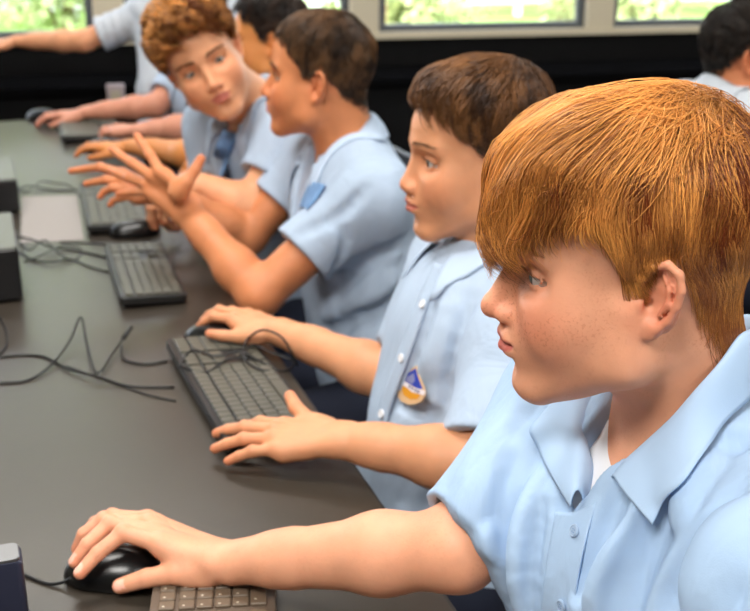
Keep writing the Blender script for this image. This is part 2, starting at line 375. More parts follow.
def comb(sc, n, clumps, root_lo, hem, thick, whorl, length, flow, tone, width=.0004, steps=44, out=14, clump_w=.6, curl=0.0, seed=1, lift=1.0, stand=0.0, cap=True, capcol=None):
    """root_lo/hem: lowest elevation (deg) of roots / of tips by |azimuth| (table); thick(az, el) metres above the skin"""
    r = np.random.default_rng(seed)
    def sample(k):
        D = r.normal(size=(k * 5, 3)); D /= np.linalg.norm(D, axis=1, keepdims=True); a, e = azel(D)
        lo = np.interp(np.abs(a), *root_lo) + 3 * noise3(D * 3, seed + 5); D = D[e > lo]
        return D[:k]
    D0 = sample(n); Gd = sample(clumps); n = len(D0)
    own = np.concatenate([np.argmax(D0[i:i + 4000] @ Gd.T, 1) for i in range(0, n, 4000)])
    def walk(D, L):
        k = len(D); path = [D.copy()]; ds = 1.0 / steps
        jit = r.normal(size=(k, 3)) * (.10 + .9 * np.exp(-((D - whorl) ** 2).sum(1) / .05))[:, None]
        for s_ in range(steps):
            F = flow(D, s_ / steps, jit); F = F - D * np.sum(F * D, 1, keepdims=True); F /= np.linalg.norm(F, axis=1, keepdims=True) + 1e-9
            D = D + F * (L[:, None] * ds); D /= np.linalg.norm(D, axis=1, keepdims=True); path.append(D.copy())
        return np.stack(path, 1)
    Lg = length(Gd) * (1 + .15 * r.normal(size=len(Gd))); Ls = Lg[own] * (1 + .10 * r.normal(size=n))
    PG = walk(Gd, Lg); PS = walk(D0, Ls)
    w = np.linspace(0, 1, steps + 1)[None, :, None] ** 1.2 * clump_w
    offs = r.normal(size=(n, 1, 3)) * .012 * lift
    Dp = PS * (1 - w) + (PG[own] + offs) * w; Dp /= np.linalg.norm(Dp, axis=2, keepdims=True)
    # stop at the hem
    fl = Dp.reshape(-1, 3); a, e = azel(fl); lim = np.interp(np.abs(a), *hem) if not callable(hem) else hem(a)
    lim = lim.reshape(n, -1) + (3.5 * r.normal(size=(n, 1)) + 4.5 * r.normal(size=len(Gd))[own][:, None]) * lift + 24 * r.random((n, 1)) ** 1.3 * np.exp(-((np.abs(a.reshape(n, -1)) - 84) / 11) ** 2)
    below = (e.reshape(n, -1) < lim); below[:, 0] = False; stop = np.where(below.any(1), below.argmax(1), steps).astype(float); stop = np.maximum(stop, 4)
    tt = np.linspace(0, 1, out)[None] * stop[:, None]; i = np.minimum(tt.astype(int), steps - 1); f = (tt - i)[..., None]
    Dq = np.take_along_axis(Dp, i[..., None], 1) * (1 - f) + np.take_along_axis(Dp, i[..., None] + 1, 1) * f; Dq /= np.linalg.norm(Dq, axis=2, keepdims=True)
    fl = Dq.reshape(-1, 3); R0 = sc.rad(fl).reshape(n, out); a, e = azel(fl); th = thick(a, e).reshape(n, out)
    lay = r.uniform(.35, 1, n) ** .7; lay = .55 * lay + .45 * r.uniform(.5, 1, len(Gd))[own]
    s = np.linspace(0, 1, out)[None]; up = np.minimum(1, s * 3.0 + stand + 1.2 * np.exp(-((D0 - whorl) ** 2).sum(1) / .09)[:, None]); up = up * up * (3 - 2 * up); drop = 1 - .35 * np.clip((s - .75) / .25, 0, 1) ** 2
    lam = lay[:, None] * up * drop * (1 + .10 * noise3(fl * 2.2, seed + 2).reshape(n, out))
    R = R0 + th * lam + .0005
    P = HC + Dq * R[..., None]
    if curl:
        ph = r.uniform(0, 6.28, len(Gd))[own][:, None] + s * (6.28 * 2.6) + r.normal(size=(n, 1)) * .25
        u_ = np.cross(Dq, [0.3, .2, .9]); u_ /= np.linalg.norm(u_, axis=2, keepdims=True); v_ = np.cross(Dq, u_)
        P = P + curl * np.minimum(1, s * 3)[..., None] * (np.cos(ph)[..., None] * u_ + np.sin(ph)[..., None] * (.6 * v_ + .5 * Dq))
    W = sc.S.O + (P.reshape(-1, 3) * sc.S.sc) @ sc.S.M.T
    W = W.reshape(n, out, 3)
    rad = width * (1 - .75 * np.clip((s - .6) / .4, 0, 1)) * (.75 + .5 * r.random((n, 1)))
    col = tone(D0, Dq, r.random(n), r.random(len(Gd))[own], s)
    Vt, F, C = strand_mesh(W, rad, col)
    if cap:
        na, ne = 120, 60; A = np.linspace(-math.pi, math.pi, na + 1); t = np.linspace(0, 1, ne + 1); vs = []
        lo = np.interp(np.abs(np.degrees(A)), *root_lo) + 4
        AA = np.repeat(A[:, None], ne + 1, 1); EE = np.radians(lo[:, None] + (90 - lo[:, None]) * t[None])
        D = np.stack([np.cos(AA) * np.cos(EE), np.sin(AA) * np.cos(EE), np.sin(EE)], -1).reshape(-1, 3); a, e = azel(D)
        edge = np.minimum(1, np.repeat(t[None], na + 1, 0) * 8).ravel()
        R = sc.rad(D) + .0004 + thick(a, e) * .22 * edge * (1 - stand * .3); Wc = sc.S.O + (HC + D * R[:, None]) * sc.S.sc @ sc.S.M.T
        q = np.arange(na)[:, None] * (ne + 1) + np.arange(ne)[None]; q = q.ravel()
        Fc = np.stack([q, q + ne + 1, q + ne + 2, q + 1], -1); cc = np.tile(np.array(capcol[:3]), (len(D), 1))
        F = np.concatenate([F, Fc + len(Vt)]); Vt = np.concatenate([Vt, Wc]); C = np.concatenate([C, cc])
    return Vt, F, C
def brows(S, parent, col, n=170, seed=3, w=.00035, lash=True, dz=0.0):
    r = np.random.default_rng(seed)
    for g in (1, -1):
        t = r.random(n); x = .093 - .024 * t ** 1.5; y = (.011 + .038 * t); z = .0330 + dz + .0045 * np.sin(t * 2.4) - .002 * t + r.normal(size=n) * .0013 * (1 - .5 * t)
        P0 = np.stack([x + .004, g * y, z], 1); d = np.stack([-.35 * t - .1, g * (.6 + .3 * t), .5 - .7 * t], 1); d /= np.linalg.norm(d, axis=1, keepdims=True)
        Wp = np.stack([S.O + (P0 + d * .007 * q) * S.sc @ S.M.T for q in np.linspace(0, 1, 4)], 1)
        P = S.push(Wp.reshape(-1, 3), .0005, 5).reshape(n, 4, 3); Vt, F, C = strand_mesh(P, np.full(P.shape[:2], w) * np.linspace(1, .4, 4)[None], np.tile(np.array(col[:3]), P.shape[:2] + (1,)))
        link('eyebrow', mesh_np('eyebrow', Vt, F, C), parent, MATS['hair'])
        if lash:
            k = 46; e = V(.0715, g * .032, .012); t = np.linspace(0, 1, k); A = spline([e + V(.0118, -g * .0080, .0022), e + V(.0140, -g * .001, .0048), e + V(.0105, g * .0085, .0040), e + V(.0045, g * .0150, .0004)], 12); B = A[(t * (len(A) - 1)).astype(int)]
            q = np.linspace(0, 1, 5)[None, :, None]; o = B - e; o = o / np.linalg.norm(o, axis=1, keepdims=True); Lh = .0062 * (.7 + .3 * r.random((k, 1, 1)))
            P = B[:, None] + o[:, None] * q * Lh + np.array([0, g * .25, -.35]) * q * Lh + np.array([0, 0, .9]) * q ** 2 * Lh
            Wp = S.O + (P.reshape(-1, 3) * S.sc) @ S.M.T; Vt, F, C = strand_mesh(Wp.reshape(k, 5, 3), np.full((k, 5), .00020) * np.linspace(1, .3, 5)[None], np.tile(np.array(col[:3]) * .55, (k, 5, 1)))
            link('eyelashes', mesh_np('eyelashes', Vt, F, C), parent, MATS['hair'])
# ---------------------------------------------------------------- bodies
FINGER = dict(mcp=[(.086, .024, 0), (.090, .004, .003), (.084, -.015, .001), (.074, -.031, -.004)],
              len=[(.040, .024, .019), (.044, .028, .020), (.040, .026, .019), (.031, .019, .017)], r=[.0088, .0088, .0084, .0076])
def hand_pose(W, X, Z, side, curls, spread=(8, 2, -4, -11), thumb=((.024, .026, -.008), (.052, .046, -.016), (.078, .058, -.020), (.101, .066, -.022)), sc=.95, rise=(0, 0, 0, 0)):
    """joints of a posed hand; X along the hand, Z out of its back, side=+1 when the thumb lies toward Z x X"""
    X = nrm(X); Z = nrm(np.asarray(Z) - X * (X @ np.asarray(Z))); Y = np.cross(Z, X) * side
    P = lambda a: W + (X * a[0] + Y * a[1] + Z * a[2]) * sc
    fs = []
    for i in range(4):
        m = FINGER['mcp'][i]; p = np.array(m, float); chain = [P(p)]; a = math.radians(rise[i]); s = math.radians(spread[i])
        for L, c in zip(FINGER['len'][i], curls[i]):
            a -= math.radians(c); p = p + V(math.cos(a) * math.cos(s), math.cos(a) * math.sin(s), math.sin(a)) * L; chain.append(P(p))
        fs.append(chain)
    return dict(W=W, f=fs, t=[P(t) for t in thumb], X=X, Y=Y, Z=Z, sc=sc)
def hand_ops(S, h):
    sc = h['sc']; W, X, Y, Z = h['W'], h['X'], h['Y'], h['Z']
    m = [f[0] for f in h['f']]; c = [W + Y * .014 * sc, W + Y * .005 * sc, W - Y * .006 * sc, W - Y * .014 * sc]
    for i in range(4): S.cap(c[i] - X * .01, m[i] - Z * .003 * sc, .0150 * sc, .0108 * sc, .010)
    for i in range(3): S.cap(m[i] - X * .008 * sc - Z * .004 * sc, m[i + 1] - X * .008 * sc - Z * .004 * sc, .0098 * sc, .0095 * sc, .008)
    S.cap((W + m[3]) / 2 - Z * .006 * sc - Y * .004 * sc, m[3] - X * .012 - Z * .006 * sc, .0125 * sc, .010 * sc, .010)
    for i, f in enumerate(h['f']):
        r = FINGER['r'][i] * sc
        S.cap(f[0], f[1], r * 1.10, r * .98, .006); S.cap(f[1], f[2], r * .97, r * .88, .0022); S.cap(f[2], f[3] , r * .88, r * .78, .0022)
        for q, rr in ((f[0], 1.16), (f[1], 1.04)): S.ell(q + Z * .0012 * sc, (r * rr,) * 3, .004)
    t = h['t']
    S.cap(W + X * .012 + Y * .010, t[0], .014 * sc, .015 * sc, .010)
    S.cap(t[0], t[1], .0155 * sc, .0118 * sc, .010); S.cap(t[1], t[2], .0112 * sc, .0098 * sc, .003); S.cap(t[2], t[3], .0100 * sc, .0082 * sc, .0025)
    S.cap((t[0] + t[1]) / 2, m[0] - X * .012 - Z * .006, .0105 * sc, .009 * sc, .014)
def hand_color(P, C, h, base, red=1.0):
    tip = np.array(base[:3]) * np.array([1.03, .66, .60]); nail = np.array(lin(224, 168, 148)[:3]) * (np.array(base[:3]).mean() / .36)
    for ch in h['f'] + [h['t'][1:]]:
        L = nrm(ch[-1] - ch[-2]); w = np.exp(-(np.linalg.norm(P - ch[-1], axis=1) / .013) ** 2)[:, None] * .65 * red; C = C * (1 - w) + tip * w
        for q in ch[:-1]: w = np.exp(-(np.linalg.norm(P - q, axis=1) / .011) ** 2)[:, None] * .25 * red; C = C * (1 - w) + tip * w
        up = h['Z'] - L * (L @ h['Z']) if ch is not h['t'] else h['Z']; up = nrm(h.get('nz', up) if len(ch) == 3 else up)
        sd = np.cross(L, up); q = P - (ch[-1] - L * .002); a, b, c = q @ L, q @ sd, q @ up
        ins = (np.abs(a) < .0066) & (np.abs(b) < .0052) & (c > .0045 * h['sc']) & (c < .0105) & h.get('nails', False); C[ins] = nail
    return C
def arm_ops(S, sh, el, wr, hand=None, k=1.0):
    el, sh, wr = map(np.asarray, (el, sh, wr)); d = wr - el
    S.cap(sh, el, .046 * k, .037 * k, .03)
    S.cap(el, el + d * .3, .037 * k, .0375 * k, .02); S.cap(el + d * .3, el + d * .75, .0375 * k, .0275 * k, .02)
    Y = hand['Y'] if hand is not None else nrm(np.cross(d, (0, 0, 1)))
    for g in (1, -1): S.cap(el + d * .68 + Y * .004 * g, wr + Y * .0085 * g, .0265 * k, .0190 * k, .012)
    if hand is not None: hand_ops(S, hand)
def trunk(S, sp, off=0.0, lower=True):
    N, SL, SR, H = (np.asarray(sp[k]) for k in ('N', 'SL', 'SR', 'H')); U = nrm(N - H); Lf = nrm(SL - SR); F = nrm(np.cross(Lf, U)); Lf = np.cross(U, F)
    sp['tf'] = M = np.stack([F, Lf, U], 1); b = sp.get('build', 1.0); gl = N - U * .035 - F * .012
    for Sh in (SL, SR):
        S.cap(gl + (Sh - gl) * .15 + U * .012, Sh, .046 + off, .047 * b + off, .045)
        S.cap(gl - U * .09 + F * .02, Sh - U * .03, .075 * b + off, .040 + off, .05)
    e = lambda c, r, k: S.ops.append(('u', k, 'e', (np.asarray(c).astype(f32), (np.asarray(r) * b + off).astype(f32), M.astype(f32)), np.asarray(c), max(r) * b + off))
    cf = sp.get('chest', 0.0)
    e(N + (H - N) * .34 + F * (.005 + cf), (.098, .148, .150), .05); e(N + (H - N) * .68 + F * (.010 + cf), (.098, .135, .155), .06)
    if lower: e(H, (.115, .155, .10), .06)
    return M
def person_body(sp, res):
    """one continuous skinned surface: head, neck, trunk, arms and hands"""
    S = Solid(); Hd = head_solid(sp['O'], sp['M'], sp.get('sc', 1.0), **sp.get('face', {})); S.merge(Hd)
    w = Hd.w; S.cap(w((-.026, 0, -.045)), sp['N'] + V(0, 0, .0), .050 * sp.get('neckr', 1), .056 * sp.get('neckr', 1), .030)
    S.cap(w((-.030, 0, .0)), sp['N'] + V(0, 0, .02), .040, .046, .03); sp['neckops'] = S.ops[-2:]
    trunk(S, sp, -.007)
    for a in sp['arms']: arm_ops(S, *a)
    sp['S'] = S; sp['Hd'] = Hd
    Vt, F = surface(S, res)
    base = sp['skin']; C = head_color(Hd, Vt, base, sp['lip'], sp.get('ruddy', .5))
    for a in sp['arms']:
        if len(a) > 3 and a[3] is not None: C = hand_color(Vt, C, a[3], base)
    me = mesh_np('person', Vt, F, C)
    if 'spot' in sp: a = me.attributes.new('Spot', 'FLOAT', 'POINT'); a.data.foreach_set('value', sp['spot'](Hd, Vt).astype(f32))
    return me
def fold_fn(M, O, amp=.004, fx=(9, 9, 3.2), seed=0, extra=None):
    r = np.random.default_rng(seed); Q = []
    for k in range(6): Q.append((r.normal(size=3) * np.array(fx) * (1 + .55 * k), r.uniform(0, 6.28)))
    def f(P):
        L = (P - O) @ M; wv = .06 * np.stack([np.sin(L @ (12, 5, 9) + 1), np.sin(L @ (4, 14, 7)), np.sin(L @ (9, 7, 11) + 2)], 1); L = L + wv; o = 0
        for i, (w, ph) in enumerate(Q): o = o + (1 - 2 * np.abs(np.sin((L @ w + ph) * 1.0)) ** .8) / (1 + .45 * i)
        d = amp * .42 * o * (1 - .9 * np.exp(-(L[:, 1] / .03) ** 2) * (L[:, 0] > 0))
        if extra is not None: d = d + extra(P)
        return d
    return f
def sleeve(sh, el, f, r0=.056, r1=.058, cut=None, hollow=.05):
    sh, el = np.asarray(sh), np.asarray(el); d = el - sh; L = np.linalg.norm(d); u = d / L; hem = sh + d * f
    S = Solid(); S.cap(sh, hem + u * .05, r0, r1 + (r1 - r0) * .2, 0); n = u if cut is None else nrm(cut); S.plane(hem, n, .003)
    S.cap(hem - u * hollow, hem + u * .10, r1 - .011, r1 - .009, .003, 's'); return S
def creases(S, L):
    """L: (sign, radius, depth, pixel points) folds laid on the cloth where they are seen"""
    add = []
    for sg, r, dp, pts in L:
        q = spline([(u, v, 0) for u, v in pts], 3)[:, :2]; H, ok = S.hit(np.repeat(CAM[None], len(q), 0), np.array([ray(u, v) for u, v in q]), tmax=2.2, t0=.4)
        if not ok.all(): continue
        g = S.grad(H); w = np.sin(np.linspace(.25, math.pi - .25, len(q))); C = H + g * (sg * (dp * w - r))[:, None]
        add.append(([('u' if sg > 0 else 's', C[i], C[i + 1], r) for i in range(len(C) - 1)], r))
    for seg, r in add:
        for op, a, b, rr in seg: S.cap(a, b, rr, rr, r * 1.6, op)
def shirt_solid(sp, off=.013, neck_r=.058, vee=.085, amp=.004, seed=0, extra=None, hem=0.02):
    S = Solid(); M = trunk(S, sp, off, lower=False); N, H = sp['N'], sp['H']; U, F = M[:, 2], M[:, 0]; b = sp.get('build', 1)
    S.ops.append(('u', .05, 'e', ((H + U * .03).astype(f32), np.array([.122 * b, .150 * b, .11], f32), M.astype(f32)), H + U * .03, .16))
    for a in sp['sleeves']: S.sub(sleeve(**a), sp.get('slk', .03))
    if 'creases' in sp: creases(S, sp['creases'])
    S.plane(H + U * hem, -U, .004)
    # neck opening and the open vee below it
    up = nrm(sp['N'] - sp['N'] + U * 1.0 + F * .25)
    S.cap(N - U * .012 + F * .004, N + up * .14, neck_r * .86, neck_r * 1.15, .004, 's')
    if vee: S.cap(N + F * .075 - U * (.045 - .01), N + F * .115 - U * (vee), .030, .010, .010, 's'); S.cap(N + F * .05, N + F * .075 - U * .045, .045, .026, .01, 's')
    S.disp = fold_fn(M, N, amp, seed=seed, extra=extra); return S
def cloth(S, res, name, parent, m):
    Vt, F = surface(S, res); return link(name, mesh_np(name, Vt, F), parent, m)
def grid_mesh(name, P, parent, m, th=.0016, push=None):
    """P (n, m, 3) sheet of points made into a cloth panel with real thickness"""
    n, k, _ = P.shape; q = (np.arange(n - 1)[:, None] * k + np.arange(k - 1)[None]).ravel(); F = np.stack([q, q + 1, q + k + 1, q + k], -1)
    o = link(name, mesh_np(name, P.reshape(-1, 3), F), parent, m); s = o.modifiers.new('thick', 'SOLIDIFY'); s.thickness = th; s.offset = 0
    return o
def sheet(rows, n=14, m=10):
    """interpolates a small grid of control points into a smooth sheet"""
    R = [spline(r, max(2, n)) for r in rows]; k = min(len(r) for r in R); R = np.stack([r[:k] for r in R], 0)
    return np.stack([spline(R[:, i], m) for i in range(k)], 1)
def collar(sp, shirt, parent, m, spread=26, top=.058, leaf=.052, tip=.080, rn=.060, tipout=.03, front=-.012, lean=.012, gap=.004):
    """a fold-over collar: stand up to the fold line, leaf falling outside, points at the front"""
    N = sp['N']; M = sp['tf']; n = 61; s = np.linspace(-1, 1, n); th = s * math.radians(180 - spread)
    Fd, L, U = M[:, 0], M[:, 1], M[:, 2]
    rad_dir = lambda t: -Fd[None] * np.cos(t)[:, None] + L[None] * np.sin(t)[:, None]
    f = (1 - np.cos(th)) / 2                                   # 0 back, 1 front
    R = rad_dir(th); hgt = top * (1 - f) + front * f
    fold = N + R * (rn * (1 + .10 * f))[:, None] + U * hgt[:, None] + Fd * (lean * 0 + .006 * f)[:, None]
    ln = leaf + (tip - leaf) * np.clip((np.abs(s) - .55) / .45, 0, 1) ** 1.6
    down = R * (.55 - .25 * f)[:, None] - U * (.85 + .1 * f)[:, None] + (Fd * .35 * f[:, None] - L * 0)
    side = np.sign(s)[:, None] * L * (tipout * np.clip((np.abs(s) - .6) / .4, 0, 1) ** 1.5)[:, None]
    rows = []
    for k, q in enumerate(np.linspace(0, 1, 9)):
        P = fold + down * (ln * q)[:, None] + side * q + R * (.006 * math.sin(q * math.pi))
        if k > 1: 
            d = shirt.ev(P); g = shirt.grad(P); want = gap + .004 * (1 - q); P = P + g * np.maximum(want - d, 0)[:, None]
            d = shirt.ev(P); P = P - shirt.grad(P) * np.clip(d - want, 0, .02)[:, None] * q * .75
        rows.append(P)
    inner = [N + R * ((rn - .004 * q) * (1 + .06 * f))[:, None] + U * (hgt - (.030 + .004 * f) * q)[:, None] + Fd * (.004 * f)[:, None] for q in (1, .66, .33)]
    return grid_mesh('collar', np.stack(inner + rows, 0), parent, m, .0018)
def limbs(sp, parent, res=.007, mt='trousers'):
    H = sp['H']; M = sp['tf']; F = nrm(V(M[0, 0], M[1, 0], 0)); Lf = V(-F[1], F[0], 0) * 1.0; S = Solid(); st = sp.get('stand', False)
    S.ops.append(('u', 0, 'e', (H.astype(f32), np.array([.125, .165, .105], f32), M.astype(f32)), H, .17))
    for g in (1, -1):
        hip = H + Lf * g * .075; kn = hip + (V(0, 0, -.42) if st else F * .40 + Lf * g * .03); kn[2] = .47 if st else .51
        an = V(kn[0], kn[1], .09) + F * (.0 if st else .02); S.chain([hip, kn, an], [.088, .064, .052], .03)
        sh = Solid(V(an[0], an[1], 0), np.stack([F, Lf, V(0, 0, 1)], 1)); sh.cap((-.03, 0, .05), (.13, 0, .036), .045, .034, .02); sh.cap((-.02, 0, .09), (-.01, 0, .07), .045, .05, .02); sh.plane((0, 0, .012), (0, 0, -1), .002)
        cloth(sh, .008, 'shoe', parent, MATS['shoe'])
    S.plane((0, 0, .07), (0, 0, -1), .002)
    return cloth(S, res, 'trousers', parent, MATS[mt])
def person(sp, label, group=None):
    me = person_body(sp, sp['res']); o = link('person', me, None, MATS[sp['mskin']]); tag(o, label, 'person', group)
    if sp.get('eyes'): eyes(sp['O'], sp['M'], sp.get('sc', 1), o, *sp['eyes'])
    sh = shirt_solid(sp, **sp.get('shirt', {})); sp['shirtS'] = sh
    cloth(sh, sp['res_shirt'], 'shirt', o, MATS[sp['mshirt']])
    if sp.get('collar') is not None: collar(sp, sh, o, MATS[sp['mcollar']], **sp['collar'])
    if 'hair' in sp:
        sc = Scalp(sp['Hd'], sp['neckops']); sp['scalp'] = sc; Vt, F, C = sp['hair'](sc); link('hair', mesh_np('hair', Vt, F, C), o, MATS[sp.get('mhair', 'hair')])
    if 'brow' in sp: brows(sp['Hd'], o, **sp['brow'])
    limbs(sp, o)
    return o
# ---------------------------------------------------------------- skin, hair, cloth
def skin_mat(name, freckle=0.0):
    m = mat(name, (1, 1, 1, 1), .50, .35, attr=True, noise=(38, .06), bump=(420, .10), sss=.12)
    if freckle:
        nt = m.node_tree; N = nt.nodes.new; L = nt.links.new; b = nt.nodes['Principled BSDF']; old = b.inputs['Base Color'].links[0].from_socket
        tc = N('ShaderNodeTexCoord'); n0 = N('ShaderNodeTexNoise'); n0.inputs['Scale'].default_value = 420; n0.inputs['Detail'].default_value = 2; L(tc.outputs['Object'], n0.inputs['Vector'])
        n1 = N('ShaderNodeTexNoise'); n1.inputs['Scale'].default_value = 30; L(tc.outputs['Object'], n1.inputs['Vector'])
        r0 = N('ShaderNodeMapRange'); r0.inputs[1].default_value = .54; r0.inputs[2].default_value = .68; L(n0.outputs['Fac'], r0.inputs[0])
        r1 = N('ShaderNodeMapRange'); r1.inputs[1].default_value = .38; r1.inputs[2].default_value = .60; L(n1.outputs['Fac'], r1.inputs[0])
        mu = N('ShaderNodeMath'); mu.operation = 'MULTIPLY'; L(r0.outputs[0], mu.inputs[0]); L(r1.outputs[0], mu.inputs[1])
        at = N('ShaderNodeAttribute'); at.attribute_name = 'Spot'; m2 = N('ShaderNodeMath'); m2.operation = 'MULTIPLY'; L(mu.outputs[0], m2.inputs[0]); L(at.outputs['Fac'], m2.inputs[1])
        m3 = N('ShaderNodeMath'); m3.operation = 'MULTIPLY'; m3.inputs[1].default_value = freckle; L(m2.outputs[0], m3.inputs[0])
        mx = N('ShaderNodeMix'); mx.data_type = 'RGBA'; L(m3.outputs[0], mx.inputs[0]); L(old, mx.inputs[6]); mx.inputs[7].default_value = lin(176, 96, 60); L(mx.outputs[2], b.inputs['Base Color'])
    return m
skin_mat('skin'); skin_mat('freckled_skin', .5)
mat('hair', (1, 1, 1, 1), .45, .4, attr=True); mat('eye', (1, 1, 1, 1), .12, .6, attr=True)
mat('shirt', lin(164, 190, 220), .82, .2, noise=(9, .04), bump=(900, .12), wrinkle=.45); mat('shirt_grey', lin(194, 201, 210), .82, .2, noise=(9, .04), bump=(500, .12), wrinkle=.5)
mat('shirt_pale', lin(170, 187, 208), .82, .2, noise=(9, .04), bump=(900, .12), wrinkle=.45); mat('collar_pale', lin(180, 198, 220), .8, .2, bump=(900, .10))
mat('collar', lin(174, 200, 230), .8, .2, bump=(900, .10)); mat('placket', lin(108, 142, 184), .85, .2); mat('undershirt', lin(226, 228, 232), .85, .15, bump=(700, .2))
mat('button', lin(150, 172, 200), .35, .5); mat('trousers', lin(30, 34, 48), .85, .2); mat('shoe', lin(18, 18, 20), .4, .4)
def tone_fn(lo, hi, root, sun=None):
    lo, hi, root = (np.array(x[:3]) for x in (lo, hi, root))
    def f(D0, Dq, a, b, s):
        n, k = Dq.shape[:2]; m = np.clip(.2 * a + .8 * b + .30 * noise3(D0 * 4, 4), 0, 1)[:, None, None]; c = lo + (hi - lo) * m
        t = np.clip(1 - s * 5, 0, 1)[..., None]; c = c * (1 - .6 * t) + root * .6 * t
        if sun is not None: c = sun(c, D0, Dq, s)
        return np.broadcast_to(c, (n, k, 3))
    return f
PEOPLE = {}
def short_hair(n, lo, hi, root, seed=5, top=.020, side=.007, rl=None, width=.0005, front=(.9, .25), fringe=-2, curl=0.0, clumps=260, lenk=1.0, cw=.5, hem=None, thick=None, stand=.25, cap=None):
    wh = nrm((-.5, .1, .85)); rl = rl or ([0, 35, 52, 62, 72, 84, 98, 112, 140, 180], [36, 31, 20, 10, -20, -20, 2, -16, -40, -46])
    hem = hem or (rl[0], [v - 6 for v in rl[1]][:1] + [v - 5 for v in rl[1]][1:])
    def flow(D, t, j):
        a = D - wh * (D @ wh)[:, None]; a /= np.linalg.norm(a, axis=1, keepdims=True) + 1e-6; sw = np.cross(wh, D); fr = np.clip(D[:, 0:1] + .35, 0, 1) * np.clip(D[:, 2:3], 0, 1)
        return a + .2 * sw + fr * np.array([[front[0], front[1], 0]]) + np.array([[0, 0, -.35]]) + j
    def th(a, e):
        up = np.clip((e + 10) / 60, 0, 1); return side + (top - side) * up * up * (3 - 2 * up) + 0 * a
    th = thick or th
    L = lambda D: lenk * np.interp(D[:, 2], [-.5, .1, .5, 1], [.12, .2, .38, .5])
    return lambda sc: comb(sc, n, clumps, rl, hem, th, wh, L, flow, tone_fn(lo, hi, root), width=width, clump_w=cw, seed=seed, steps=16, out=7, curl=curl, stand=stand, capcol=cap or root)
